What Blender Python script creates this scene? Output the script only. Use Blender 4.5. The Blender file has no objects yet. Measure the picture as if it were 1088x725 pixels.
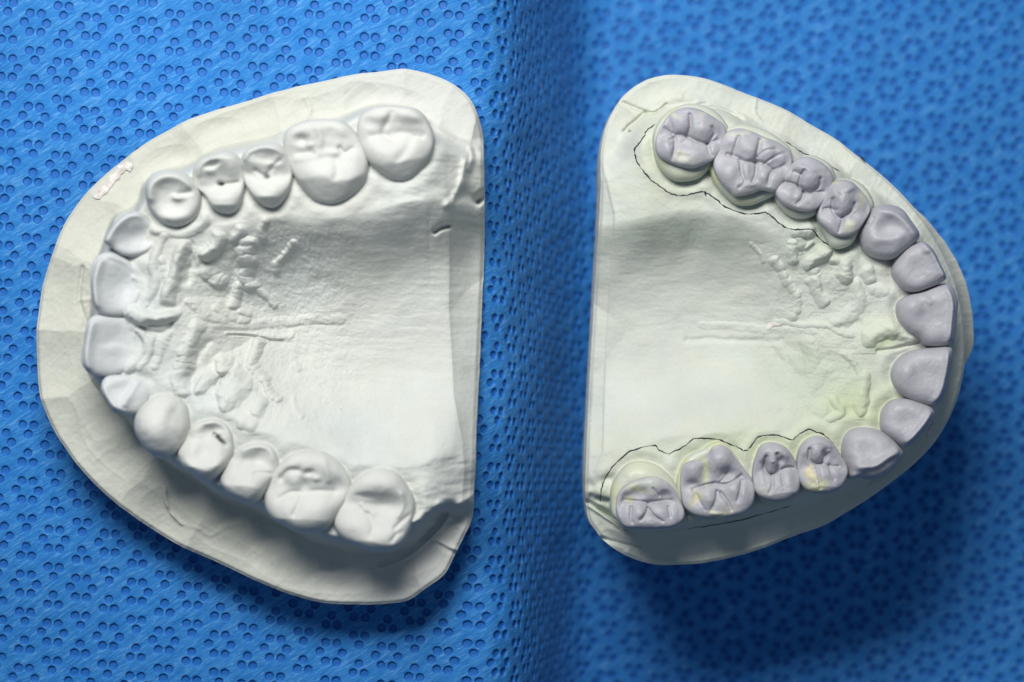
import bpy, math
import numpy as np

# ------------------------------------------------------------------ scene
sc = bpy.context.scene
sc.unit_settings.system = 'METRIC'
sc.unit_settings.scale_length = 0.01          # one unit = one centimetre
COL = sc.collection
D = 24.5                                       # camera height above the upper cloth level
PX = 80.0


def W(pts, z):
    """measured photo points of something that lies at height z -> world x, y"""
    p = np.asarray(pts, float)
    k = (D - z) / D / PX
    return np.stack([(p[..., 0] - 544.0) * k, (362.5 - p[..., 1]) * k], -1)


def C(o, pts, s=6.044):
    p = np.asarray(pts, float)
    return p / s + np.asarray(o, float)


# ------------------------------------------------------------------ noise
def _h(ix, iy, seed):
    n = (ix.astype(np.int64) * 374761393 + iy.astype(np.int64) * 668265263 + seed * 974634777) & 0xFFFFFFFF
    n = ((n ^ (n >> 13)) * 1274126177) & 0xFFFFFFFF
    n = n ^ (n >> 16)
    return (n & 0xFFFFFF) / float(0xFFFFFF) * 2 - 1


def vn(x, y, seed=0):
    ix = np.floor(x); iy = np.floor(y)
    fx = x - ix; fy = y - iy
    fx = fx * fx * fx * (fx * (fx * 6 - 15) + 10); fy = fy * fy * fy * (fy * (fy * 6 - 15) + 10)
    a = _h(ix, iy, seed); b = _h(ix + 1, iy, seed); c = _h(ix, iy + 1, seed); d = _h(ix + 1, iy + 1, seed)
    return (a * (1 - fx) + b * fx) * (1 - fy) + (c * (1 - fx) + d * fx) * fy


def fbm(x, y, seed=0, o=4, g=0.5):
    r = 0; a = 1; t = 0
    for k in range(o):
        c, s = math.cos(0.6 * k + .3), math.sin(0.6 * k + .3)
        r = r + a * vn((x * c - y * s) * 2 ** k + 13.7 * k, (x * s + y * c) * 2 ** k - 5.1 * k, seed + k * 17)
        t += a; a *= g
    return r / t


def sst(a, b, x):
    t = np.clip((x - a) / (b - a), 0, 1)
    return t * t * (3 - 2 * t)


# ------------------------------------------------------------------ polylines
def catmull(p, closed=True, n=8):
    p = np.asarray(p, float)
    m = len(p)
    out = []
    rng = range(m) if closed else range(m - 1)
    for i in rng:
        if closed:
            a, b, c, d = p[(i - 1) % m], p[i], p[(i + 1) % m], p[(i + 2) % m]
        else:
            a, b, c, d = p[max(i - 1, 0)], p[i], p[i + 1], p[min(i + 2, m - 1)]
        for k in range(n):
            t = k / n
            out.append(0.5 * ((2 * b) + (-a + c) * t + (2 * a - 5 * b + 4 * c - d) * t * t + (-a + 3 * b - 3 * c + d) * t ** 3))
    if not closed:
        out.append(p[-1])
    return np.array(out)


def dist_poly(X, Y, poly, closed):
    m = len(poly)
    best = np.full(X.shape, 1e9)
    inside = np.zeros(X.shape, bool)
    for i in range(m if closed else m - 1):
        ax, ay = poly[i]; bx, by = poly[(i + 1) % m]
        dx, dy = bx - ax, by - ay
        L = dx * dx + dy * dy + 1e-12
        t = np.clip(((X - ax) * dx + (Y - ay) * dy) / L, 0, 1)
        d = (X - ax - t * dx) ** 2 + (Y - ay - t * dy) ** 2
        best = np.minimum(best, d)
        if closed:
            cr = ((ay > Y) != (by > Y))
            with np.errstate(divide='ignore', invalid='ignore'):
                xi = ax + (Y - ay) * dx / (dy if abs(dy) > 1e-12 else 1e-12)
            inside ^= cr & (X < xi)
    d = np.sqrt(best)
    return np.where(inside, d, -d) if closed else d


def add_strokes(X, Y, Z, strokes):
    """strokes: (points_px, z, width, amp, wob[, flat])  ridges (+) or grooves (-)"""
    for s in strokes:
        pts, z, w, amp, wob = s[:5]
        ends = s[5] if len(s) > 5 else 1
        pl = W(catmull(pts, False, 5), z)
        lo = pl.min(0) - 3.2 * w; hi = pl.max(0) + 3.2 * w
        m = (X > lo[0]) & (X < hi[0]) & (Y > lo[1]) & (Y < hi[1])
        if not m.any():
            continue
        x, y = X[m], Y[m]
        if wob:
            x, y = x + .7 * wob * w * vn(x * 7, y * 7, 91), y + .7 * wob * w * vn(x * 7, y * 7, 92)
        d = dist_poly(x, y, pl, False)
        q = amp * np.exp(-(d / w) ** (2.0 if ends == 1 else 3.5))
        if wob:
            q = q * (1 + .75 * wob * vn(x * 13, y * 13, 93))
        Z[m] += q
    return Z


def add_rugae(X, Y, Z, strokes, seed=7):
    """palatal folds: rounded worms, some of them strings of beads; overlapping folds merge instead of piling up"""
    H = np.zeros(len(X))
    for n, (pts, z, w, amp, wob, ends) in enumerate(strokes):
        pl = W(catmull(pts, False, 8), z)
        if amp < 0:
            add_strokes(X, Y, Z, [(pts, z, w, amp, wob)]); continue
        w = w * 1.18
        lo = pl.min(0) - 1.5 * w; hi = pl.max(0) + 1.5 * w
        m = (X > lo[0]) & (X < hi[0]) & (Y > lo[1]) & (Y < hi[1])
        if not m.any(): continue
        x = X[m] + .34 * w * vn(X[m] * 5, Y[m] * 5, seed + n) + .10 * w * vn(X[m] * 14, Y[m] * 14, 93)
        y = Y[m] + .34 * w * vn(X[m] * 5, Y[m] * 5, seed + n + 50) + .10 * w * vn(X[m] * 14, Y[m] * 14, 94)
        best = np.full(x.shape, 9.); sp = np.zeros(x.shape); acc = 0
        for i in range(len(pl) - 1):
            a, b = pl[i], pl[i + 1]; d = b - a; L = math.hypot(*d) + 1e-9
            t = np.clip(((x - a[0]) * d[0] + (y - a[1]) * d[1]) / L / L, 0, 1)
            q = np.hypot(x - a[0] - t * d[0], y - a[1] - t * d[1])
            k = q < best
            best = np.where(k, q, best); sp = np.where(k, acc + t * L, sp); acc += L
        lam = w * 1.35
        bead = np.abs(np.sin(math.pi * (sp / lam + .8 * vn(sp * 3.3, sp * 0. + n, seed) + .25 * vn(x * 6, y * 6, 95))))
        ws = w * (1 - (.22 if wob >= .5 else .05) * (1 - bead) ** 1.5)
        q = best / ws
        prof = np.clip(1 - q * q, 0, None) ** 1.05
        prof = prof * (1 - (.17 if wob >= .5 else .03) * (1 - bead) ** 1.5) * (1 + .15 * vn(sp * 4, sp * 0. + n, seed + 3))
        prof = prof * (1 + .22 * fbm(x * 9, y * 9, 97, 3))
        foot = .36 * np.exp(-(best / (w * 1.25)) ** 2)
        H[m] = np.maximum(H[m], amp * (prof * .9 + foot))
    Z += H
    return Z


def add_blobs(X, Y, Z, blobs):
    """blobs: (x, y, rx, ry, rot, amp, power) in photo px already with z given as last"""
    for (px, py, rx, ry, rot, amp, pw, z) in blobs:
        c = W((px, py), z)
        k = (D - z) / D / PX
        r = math.radians(rot)
        dx = X - c[0]; dy = Y - c[1]
        if pw == 0:
            dx = dx + .10 * vn(X * 1.7, Y * 1.7, 301); dy = dy + .10 * vn(X * 1.7, Y * 1.7, 302)
        a = (dx * math.cos(r) + dy * math.sin(r)) / (rx * k)
        b = (-dx * math.sin(r) + dy * math.cos(r)) / (ry * k)
        q = a * a + b * b
        if pw == 0:                              # knife scoop: paraboloid with a crisp edge
            Z += amp * np.clip(1 - q, 0, None) ** .9 * .8
        else:
            Z += amp * np.exp(-q ** (pw / 2.0))
    return Z


# ------------------------------------------------------------------ mesh building
def link_mesh(name, V, F4, mat, parent=None, col=None, F3=None, smooth=True, midx=None, mats=None):
    me = bpy.data.meshes.new(name)
    F4 = np.asarray(F4, np.int32).reshape(-1, 4) if F4 is not None and len(F4) else np.zeros((0, 4), np.int32)
    F3 = np.asarray(F3, np.int32).reshape(-1, 3) if F3 is not None and len(F3) else np.zeros((0, 3), np.int32)
    off = np.zeros(3); q_ = parent
    while q_ is not None:
        off = off + np.array(q_.location); q_ = q_.parent
    V = (np.asarray(V, float) - off).astype(np.float32)
    me.vertices.add(len(V)); me.vertices.foreach_set('co', V.ravel())
    nl = F4.size + F3.size
    me.loops.add(nl)
    me.loops.foreach_set('vertex_index', np.concatenate([F4.ravel(), F3.ravel()]))
    np_ = len(F4) + len(F3)
    me.polygons.add(np_)
    st = np.concatenate([np.arange(len(F4)) * 4, F4.size + np.arange(len(F3)) * 3]).astype(np.int32)
    me.polygons.foreach_set('loop_start', st)
    me.polygons.foreach_set('loop_total', np.concatenate([np.full(len(F4), 4), np.full(len(F3), 3)]).astype(np.int32))
    me.polygons.foreach_set('use_smooth', np.full(np_, smooth))
    if midx is not None:
        me.polygons.foreach_set('material_index', np.asarray(midx, np.int32))
    me.update(calc_edges=True)
    if col is not None:
        at = me.color_attributes.new('tone', 'FLOAT_COLOR', 'POINT')
        c4 = np.ones((len(V), 4), np.float32); c4[:, :3] = col
        at.data.foreach_set('color', c4.ravel())
    for m in (mats or [mat]):
        me.materials.append(m)
    o = bpy.data.objects.new(name, me); COL.objects.link(o)
    if parent:
        o.parent = parent
    return o


def ring_faces(nr, nt, start=0):
    """quads between nr consecutive rings of nt verts"""
    i = np.arange(nr - 1)[:, None]; j = np.arange(nt)[None, :]
    a = start + i * nt + j; b = start + i * nt + (j + 1) % nt
    return np.stack([a, a + nt, b + nt, b], -1).reshape(-1, 4)


def resample_closed(poly, ctr, nt):
    """radius of a star-shaped closed polygon around ctr at nt even angles"""
    P = poly - ctr
    ang = np.linspace(0, 2 * math.pi, nt, endpoint=False)
    r = np.zeros(nt)
    A = P; B = np.roll(P, -1, 0)
    ux, uy = np.cos(ang), np.sin(ang)
    for a, b in zip(A, B):
        d = b - a
        den = ux * d[1] - uy * d[0]
        with np.errstate(divide='ignore', invalid='ignore'):
            t = (a[0] * d[1] - a[1] * d[0]) / den
            s = (a[0] * uy - a[1] * ux) / den
        ok = (s >= -1e-9) & (s <= 1 + 1e-9) & (t > 0) & (np.abs(den) > 1e-12)
        r = np.where(ok, np.maximum(r, t), r)
    bad = r <= 0
    if bad.any():
        r[bad] = np.interp(ang[bad], ang[~bad], r[~bad])
    return ang, r


# ------------------------------------------------------------------ materials
def nodes_of(name):
    m = bpy.data.materials.new(name); m.use_nodes = True
    nt = m.node_tree
    for n in list(nt.nodes): nt.nodes.remove(n)
    out = nt.nodes.new('ShaderNodeOutputMaterial')
    p = nt.nodes.new('ShaderNodeBsdfPrincipled')
    nt.links.new(p.outputs[0], out.inputs[0])
    return m, nt, p


def noise(nt, scale, detail=4, rough=.55, vec=None, dist=0):
    n = nt.nodes.new('ShaderNodeTexNoise'); n.inputs['Scale'].default_value = scale
    n.inputs['Detail'].default_value = detail; n.inputs['Roughness'].default_value = rough
    n.inputs['Distortion'].default_value = dist
    if vec is not None: nt.links.new(vec, n.inputs['Vector'])
    return n


def mapping(nt, vec, scale, rot=(0, 0, 0)):
    m = nt.nodes.new('ShaderNodeMapping'); m.vector_type = 'TEXTURE'
    m.inputs['Scale'].default_value = scale; m.inputs['Rotation'].default_value = rot
    nt.links.new(vec, m.inputs['Vector'])
    return m.outputs[0]


def ramp(nt, fac, a, b, ca, cb):
    r = nt.nodes.new('ShaderNodeMapRange'); r.inputs['From Min'].default_value = a; r.inputs['From Max'].default_value = b
    r.inputs['To Min'].default_value = ca; r.inputs['To Max'].default_value = cb
    nt.links.new(fac, r.inputs['Value'])
    return r.outputs[0]


def mixc(nt, mode, fac, a, b):
    m = nt.nodes.new('ShaderNodeMix'); m.data_type = 'RGBA'; m.blend_type = mode
    for s, v in ((m.inputs[0], fac), (m.inputs[6], a), (m.inputs[7], b)):
        if hasattr(v, 'is_linked'): nt.links.new(v, s)
        else: s.default_value = v
    return m.outputs[2]


def math_(nt, op, a, b):
    m = nt.nodes.new('ShaderNodeMath'); m.operation = op
    for s, v in ((m.inputs[0], a), (m.inputs[1], b)):
        if hasattr(v, 'is_linked'): nt.links.new(v, s)
        else: s.default_value = v
    return m.outputs[0]


def plaster(name, sss=0.02, rough=.78, bump=.35, pits=True, spec=.3):
    m, nt, p = nodes_of(name)
    tc = nt.nodes.new('ShaderNodeTexCoord').outputs['Object']
    at = nt.nodes.new('ShaderNodeAttribute'); at.attribute_name = 'tone'
    n1 = noise(nt, 1.3, 5, .6, tc); n2 = noise(nt, 45, 4, .6, tc)
    v = ramp(nt, n1.outputs[0], .3, .7, .95, 1.04)
    c = mixc(nt, 'MULTIPLY', 1.0, at.outputs['Color'], v)
    v2 = ramp(nt, n2.outputs[0], .3, .7, .96, 1.03)
    c = mixc(nt, 'MULTIPLY', 1.0, c, v2)
    # a few brown grit specks
    vo = nt.nodes.new('ShaderNodeTexVoronoi'); vo.inputs['Scale'].default_value = 3.2; nt.links.new(tc, vo.inputs['Vector'])
    sp = ramp(nt, vo.outputs['Distance'], .018, .034, 1.0, 0.0)
    sel = nt.nodes.new('ShaderNodeSeparateColor'); nt.links.new(vo.outputs['Color'], sel.inputs[0])
    on = ramp(nt, sel.outputs[0], .82, .84, 0, .8)
    if pits:
        c = mixc(nt, 'MIX', math_(nt, 'MULTIPLY', sp, on), c, (.17, .12, .08, 1))
    nt.links.new(c, p.inputs['Base Color'])
    p.inputs['Roughness'].default_value = rough
    p.inputs['Specular IOR Level'].default_value = spec
    if sss:
        p.inputs['Subsurface Weight'].default_value = sss
        p.inputs['Subsurface Radius'].default_value = (.06, .06, .05)
        p.inputs['Subsurface Scale'].default_value = 1.0
    n3 = noise(nt, 9, 6, .62, mapping(nt, tc, (1.9, 1, 1)))
    n4 = noise(nt, 60, 3, .6, tc)
    hgt = math_(nt, 'ADD', math_(nt, 'MULTIPLY', n3.outputs[0], .03), math_(nt, 'MULTIPLY', n4.outputs[0], .006))
    b = nt.nodes.new('ShaderNodeBump'); b.inputs['Strength'].default_value = bump; b.inputs['Distance'].default_value = 1.0
    nt.links.new(hgt, b.inputs['Height']); nt.links.new(b.outputs[0], p.inputs['Normal'])
    return m


def wax_mat():
    m, nt, p = nodes_of('grey_wax')
    tc = nt.nodes.new('ShaderNodeTexCoord').outputs['Object']
    at = nt.nodes.new('ShaderNodeAttribute'); at.attribute_name = 'tone'
    n1 = noise(nt, 4, 4, .6, tc)
    v = ramp(nt, n1.outputs[0], .3, .7, .92, 1.08)
    c = mixc(nt, 'MULTIPLY', 1.0, at.outputs['Color'], v)
    nt.links.new(c, p.inputs['Base Color'])
    n2 = noise(nt, 14, 5, .6, tc)
    nt.links.new(ramp(nt, n2.outputs[0], .3, .7, .33, .60), p.inputs['Roughness'])
    p.inputs['Specular IOR Level'].default_value = .45
    p.inputs['Subsurface Weight'].default_value = .12
    p.inputs['Subsurface Radius'].default_value = (.09, .08, .1)
    p.inputs['Subsurface Scale'].default_value = 1.0
    n3 = noise(nt, 16, 7, .68, mapping(nt, tc, (1.6, .7, 1), (0, 0, .7)))
    b = nt.nodes.new('ShaderNodeBump'); b.inputs['Strength'].default_value = .30; b.inputs['Distance'].default_value = .03
    nt.links.new(n3.outputs[0], b.inputs['Height']); nt.links.new(b.outputs[0], p.inputs['Normal'])
    return m


def cloth_mats():
    res = []
    for k in range(2):
        m, nt, p = nodes_of(('blue_nonwoven', 'blue_bond_point')[k])
        tc = nt.nodes.new('ShaderNodeTexCoord').outputs['Object']
        f1 = noise(nt, 14, 5, .65, mapping(nt, tc, (3.2, .45, 2), (0, 0, math.radians(36))), dist=.6)
        f2 = noise(nt, 22, 4, .6, mapping(nt, tc, (3.0, .28, 2), (0, 0, math.radians(22))), dist=1.0)
        f3 = noise(nt, 70, 3, .6, tc)
        s = math_(nt, 'ADD', math_(nt, 'MULTIPLY', f1.outputs[0], .6), math_(nt, 'MULTIPLY', f2.outputs[0], .4))
        cr = nt.nodes.new('ShaderNodeValToRGB')
        e = cr.color_ramp.elements
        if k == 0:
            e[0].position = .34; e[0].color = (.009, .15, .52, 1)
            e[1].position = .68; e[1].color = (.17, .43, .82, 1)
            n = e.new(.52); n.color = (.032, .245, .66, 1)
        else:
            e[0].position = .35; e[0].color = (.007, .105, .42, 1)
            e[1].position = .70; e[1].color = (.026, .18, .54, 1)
        nt.links.new(s, cr.inputs[0])
        big = noise(nt, .5, 2, .5, tc)
        nt.links.new(mixc(nt, 'MULTIPLY', 1.0, cr.outputs[0], ramp(nt, big.outputs[0], .3, .7, .93, 1.07)), p.inputs['Base Color'])
        p.inputs['Roughness'].default_value = (.55, .5)[k]
        p.inputs['Specular IOR Level'].default_value = (.25, .25)[k]
        p.inputs['Sheen Weight'].default_value = (.04, 0)[k]
        b = nt.nodes.new('ShaderNodeBump'); b.inputs['Strength'].default_value = (.75, .3)[k]; b.inputs['Distance'].default_value = .035
        hh = math_(nt, 'ADD', s, math_(nt, 'MULTIPLY', f3.outputs[0], .25))
        nt.links.new(hh, b.inputs['Height']); nt.links.new(b.outputs[0], p.inputs['Normal'])
        res.append(m)
    return res


def plain(name, c, rough=.7, spec=.3):
    m, nt, p = nodes_of(name)
    tc = nt.nodes.new('ShaderNodeTexCoord').outputs['Object']
    n = noise(nt, 20, 4, .6, tc)
    nt.links.new(mixc(nt, 'MULTIPLY', 1.0, (c[0], c[1], c[2], 1), ramp(nt, n.outputs[0], .3, .7, .7, 1.3)), p.inputs['Base Color'])
    p.inputs['Roughness'].default_value = rough; p.inputs['Specular IOR Level'].default_value = spec
    return m


M_PL = plaster('white_plaster')
M_PLT = plaster('white_plaster_crown', sss=.04, rough=.7, bump=.22, pits=False)
M_PR = plaster('green_plaster', sss=.03, rough=.72, bump=.35)
M_PRT = plaster('green_plaster_crown', sss=.04, rough=.42, bump=.2, pits=False, spec=.45)
M_WAX = wax_mat()
M_CLOTH = cloth_mats()
M_PENCIL = plain('graphite', (.035, .035, .045), .5)
M_CHIP = plain('pale_plaster_chip', (.70, .655, .625), .8)

# ------------------------------------------------------------------ the cloth
# cross-section: flat high level on the left, rounded fold down, flat low level on the right
TX = np.array([-20, -.62, -.42, -.25, -.06, .14, .58, .80, .98, 1.16, 1.40, 20.])
TA = np.array([0, 0, 17, 41, 60, 71, 75, 70, 56, 30, 0, 0.])
xs = np.linspace(-12, 12.5, 24501)
th = np.radians(np.interp(xs, TX, TA))
zs = -np.concatenate([[0], np.cumsum(np.tan((th[1:] + th[:-1]) / 2) * np.diff(xs))]) + .33
us = np.concatenate([[0], np.cumsum(np.diff(xs) / np.cos((th[1:] + th[:-1]) / 2))]) + xs[0]
ZF = float(zs[-1])
print('low cloth level', ZF, 'arc', us[-1] - xs[-1])


def cloth(u, v):
    x = np.interp(u, us, xs); z = np.interp(u, us, zs)
    w = sst(-.9, -.3, x) * (1 - sst(1.2, 2.2, x))
    z = z + .012 * fbm(u * .45, v * .45, 5, 2) + .10 * w * vn(v * .35 + .3, u * .1, 8) * 0.6
    x = x + w * .11 * vn(v * .5, u * .25, 9) + w * .03 * vn(v * 1.6, u * .8, 19)
    return x, v, z


def build_cloth():
    a1 = np.array([.740, -.0525]) * .9865; a2 = np.array([-.381, -.595]) * .9865
    e1, e2 = a1 / 5, a2 / 5
    O = np.array([-5.59, 4.175]) * .9865
    umax = us[-1]
    i, j = np.meshgrid(np.arange(-140, 240), np.arange(-140, 140))
    i = i.ravel(); j = j.ravel()
    P = O + i[:, None] * e1 + j[:, None] * e2
    m = (P[:, 0] > -11) & (P[:, 0] < umax - .9) & (P[:, 1] > -7.8) & (P[:, 1] < 7.8)
    i, j, P = i[m], j[m], P[m]
    dots = {(1, 0), (4, 0), (0, 1), (0, 4), (1, 1), (4, 4), (3, 2), (3, 1), (4, 2), (1, 3), (2, 3), (2, 4)}
    tab = np.zeros((5, 5), bool)
    for a, b in dots: tab[a, b] = True
    isd = tab[i % 5, j % 5]
    corners = np.array([(2, 1), (1, 2), (-1, 1), (-2, -1), (-1, -2), (1, -1)])      # in thirds
    rim = []
    for k in range(6):
        a, b = corners[k] * 3, corners[(k + 1) % 6] * 3
        for q in range(3): rim.append((a * (3 - q) + b * q) // 3)
    rim = np.array(rim)                       # 18 points in ninths
    gi = i[:, None] * 9 + rim[None, :, 0]; gj = j[:, None] * 9 + rim[None, :, 1]
    key = (gi.astype(np.int64) + 100000) * 1000000 + (gj + 100000)
    uk, inv = np.unique(key.ravel(), return_inverse=True)
    inv = inv.reshape(key.shape)
    ui = (uk // 1000000 - 100000) / 9.0; uj = (uk % 1000000 - 100000) / 9.0
    UV = O + ui[:, None] * e1 + uj[:, None] * e2
    lift = np.zeros(len(UV))
    n0 = len(UV)
    off = rim[:, 0:1] / 9.0 * e1 + rim[:, 1:2] / 9.0 * e2
    ang = np.arctan2(off[:, 1], off[:, 0])
    nd = int(isd.sum()); Pd = P[isd]
    rr = .0580 * (1 + .05 * vn(Pd[:, 0] * 9, Pd[:, 1] * 9, 3))
    rings = ((1.05, -.002), (1.0, -.007), (.92, -.030), (.62, -.0325), )
    allUV = [UV]; allL = [lift]
    starts = []
    n = n0
    for f, dz in rings:
        q = Pd[:, None, :] + (rr[:, None, None] * f) * np.stack([np.cos(ang), np.sin(ang)], -1)[None]
        allUV.append(q.reshape(-1, 2)); allL.append(np.full(nd * 18, dz)); starts.append(n); n += nd * 18
    cen_d = n; allUV.append(Pd); allL.append(np.full(nd, -.0325)); n += nd
    Pf = P[~isd]; cen_f = n; allUV.append(Pf); allL.append(np.full(len(Pf), .006)); n += len(Pf)
    UV = np.concatenate(allUV); L = np.concatenate(allL)
    X, Y, Z = cloth(UV[:, 0], UV[:, 1])
    # pits go straight into the sheet along its normal
    t = np.radians(np.interp(np.interp(UV[:, 0], us, xs), TX, TA))
    X = X + np.sin(t) * L; Z = Z + np.cos(t) * L
    V = np.stack([X, Y, Z], -1)
    F = []; MI = []
    cur = inv[isd]
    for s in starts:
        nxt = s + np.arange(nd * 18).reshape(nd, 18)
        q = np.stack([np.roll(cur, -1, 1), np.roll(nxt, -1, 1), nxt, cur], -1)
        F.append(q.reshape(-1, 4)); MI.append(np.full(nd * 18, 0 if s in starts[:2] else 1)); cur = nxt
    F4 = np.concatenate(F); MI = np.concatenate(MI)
    td = np.stack([np.repeat(cen_d + np.arange(nd), 18).reshape(nd, 18), cur, np.roll(cur, -1, 1)], -1).reshape(-1, 3)
    ef = inv[~isd]
    tf = np.stack([np.repeat(cen_f + np.arange(len(Pf)), 18).reshape(-1, 18), ef, np.roll(ef, -1, 1)], -1).reshape(-1, 3)
    # consistent upward normals
    def fix(F_):
        a, b, c = V[F_[:, 0]], V[F_[:, 1]], V[F_[:, 2]]
        nn = np.cross(b - a, c - a)
        if nn[:, 2].mean() < 0: return F_[:, ::-1]
        return F_
    F4 = fix(F4); td = fix(td); tf = fix(tf)
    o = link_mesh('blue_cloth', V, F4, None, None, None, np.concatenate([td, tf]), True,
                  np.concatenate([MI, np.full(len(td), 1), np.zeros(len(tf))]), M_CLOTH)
    o['kind'] = 'structure'
    o['label'] = 'blue nonwoven cloth embossed with rings and triangles of small dots, folded down in the middle'
    return o


build_cloth()


# ------------------------------------------------------------------ teeth
ALL_TEETH = {}


def tooth(name, parent, crop, outline, ztop, zbase, mat, rgb, feats=(), tilt=(0, 0), edge=.3, p=4.0, ctr=None,
          cerv=.14, tones=(), nt=120, nr=46, key=None, scale=6.044, wob=.012):
    """crown: traced outline is its widest contour; feats in crop coordinates.
       feats: ('b', x, y, rx, ry, rot, amp) blob, ('g', pts, w, amp) groove/ridge"""
    zc = ztop - edge * .75
    poly = W(catmull(C(crop, outline, scale), True, 8), zc)
    c0 = poly.mean(0) if ctr is None else W(C(crop, ctr, scale), zc)
    ang, r = resample_closed(poly, c0, nt)
    s = np.linspace(0, 1, nr + 1)[1:]
    t = np.sin(s * math.pi / 2) ** .9
    T, A = np.meshgrid(t, np.arange(nt), indexing='ij')
    R = r[A]
    X = c0[0] + T * R * np.cos(ang[A]); Y = c0[1] + T * R * np.sin(ang[A])
    X = np.concatenate([[c0[0]], X.ravel()]); Y = np.concatenate([[c0[1]], Y.ravel()]); T = np.concatenate([[0], T.ravel()])
    Z = np.zeros(len(X))
    sc_ = 1 / scale; facets = []
    for f in feats:
        if name == 'wax_cap' and f[0] == 'g': f = (f[0], f[1], f[2] * .85, f[3] * .42)
        if name == 'wax_cap' and f[0] == 'b': f = f[:6] + (f[6] * .58,)
        if f[0] == 'v':
            pl = W(C(crop, f[1], scale), ztop); ww = f[2] * sc_ / PX
            pl = np.concatenate([pl[:1] * 3 - pl[1:2] * 2, pl, pl[-1:] * 3 - pl[-2:-1] * 2]) if len(pl) > 1 else pl
            dd = dist_poly(X + .03 * vn(X * 4, Y * 4, 401), Y + .03 * vn(X * 4, Y * 4, 402), pl, False)
            q_ = np.abs(dd) / ww
            Z -= f[3] * np.clip(1 - np.sqrt(q_ * q_ + .02), 0, 1)
            continue
        if f[0] == 'f':
            facets.append(f); continue
        if f[0] == 'b':
            q = C(crop, (f[1], f[2]), scale)
            add_blobs(X, Y, Z, [(q[0], q[1], f[3] * sc_, f[4] * sc_, f[5], f[6], 2.4, ztop)])
        else:
            add_strokes(X, Y, Z, [(C(crop, f[1], scale), ztop, f[2] * sc_ / PX, f[3], 0)])
    for f in facets:                             # worn plane: (x, y) on its edge, downhill direction, slope
        q = W(C(crop, (f[1], f[2]), scale), ztop)
        n_ = math.hypot(f[3], f[4])
        pz_ = f[6] - f[5] * ((X - q[0]) * f[3] / n_ - (Y - q[1]) * f[4] / n_)
        k_ = .02
        h_ = np.clip(.5 + .5 * (Z - pz_) / k_, 0, 1)
        Z = Z * (1 - h_) + pz_ * h_ - k_ * h_ * (1 - h_)
    Z += wob * fbm(X * 5, Y * 5, 31, 3) + .003 * fbm(X * 20, Y * 20, 33, 3)
    fade = 1 - np.clip(T, 0, 1) ** 7
    tl = (X - c0[0]) * tilt[0] + (Y - c0[1]) * tilt[1]
    Z = ztop + Z * fade + tl - edge * (1 - np.sqrt(np.clip(1 - T ** p, 0, 1)))
    V = [np.stack([X, Y, Z], -1)]
    last = V[0][-nt:]
    ns = 9
    for k in range(1, ns + 1):
        f = k / ns
        g = 1 + .012 * math.sin(f * 3.1) - cerv * f ** 1.7
        zz = last[:, 2] * (1 - f) + zbase * f
        V.append(np.stack([c0[0] + (last[:, 0] - c0[0]) * g, c0[1] + (last[:, 1] - c0[1]) * g, zz], -1))
    V = np.concatenate(V)
    F4 = ring_faces(nr + ns, nt, 1)
    j = np.arange(nt)
    F3 = np.stack([np.zeros(nt, int), 1 + j, 1 + (j + 1) % nt], -1)
    # closed underside
    base = len(V); V = np.concatenate([V, [[c0[0], c0[1], zbase]]])
    l = base - nt
    F3 = np.concatenate([F3, np.stack([np.full(nt, base), l + (j + 1) % nt, l + j], -1)])
    col = np.tile(np.asarray(rgb, float), (len(V), 1))
    for (x, y, rx, ry, rot, tc, am) in tones:
        q = C(crop, (x, y), scale); w = np.zeros(len(V))
        wn = .05 if max(rx, ry) > 47 else .006
        wx = V[:, 0] + wn * vn(V[:, 0] * 9, V[:, 1] * 9, 50); wy = V[:, 1] + wn * vn(V[:, 0] * 9, V[:, 1] * 9, 51)
        add_blobs(wx, wy, w, [(q[0], q[1], rx * sc_, ry * sc_, rot, am, 4, ztop)])
        w = np.clip(w, 0, 1)[:, None]
        col = col * (1 - w) + np.asarray(tc) * w
    o = link_mesh(name, V, F4, mat, parent, col, F3)
    if key: ALL_TEETH.setdefault(key, []).append(W(catmull(C(crop, outline, scale), True, 3), zc))
    return o


def empty(name, loc, label, cat, group=None):
    o = bpy.data.objects.new(name, None); COL.objects.link(o)
    o.location = loc; o.empty_display_size = .5
    o['label'] = label; o['category'] = cat
    if group: o['group'] = group
    return o


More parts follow.
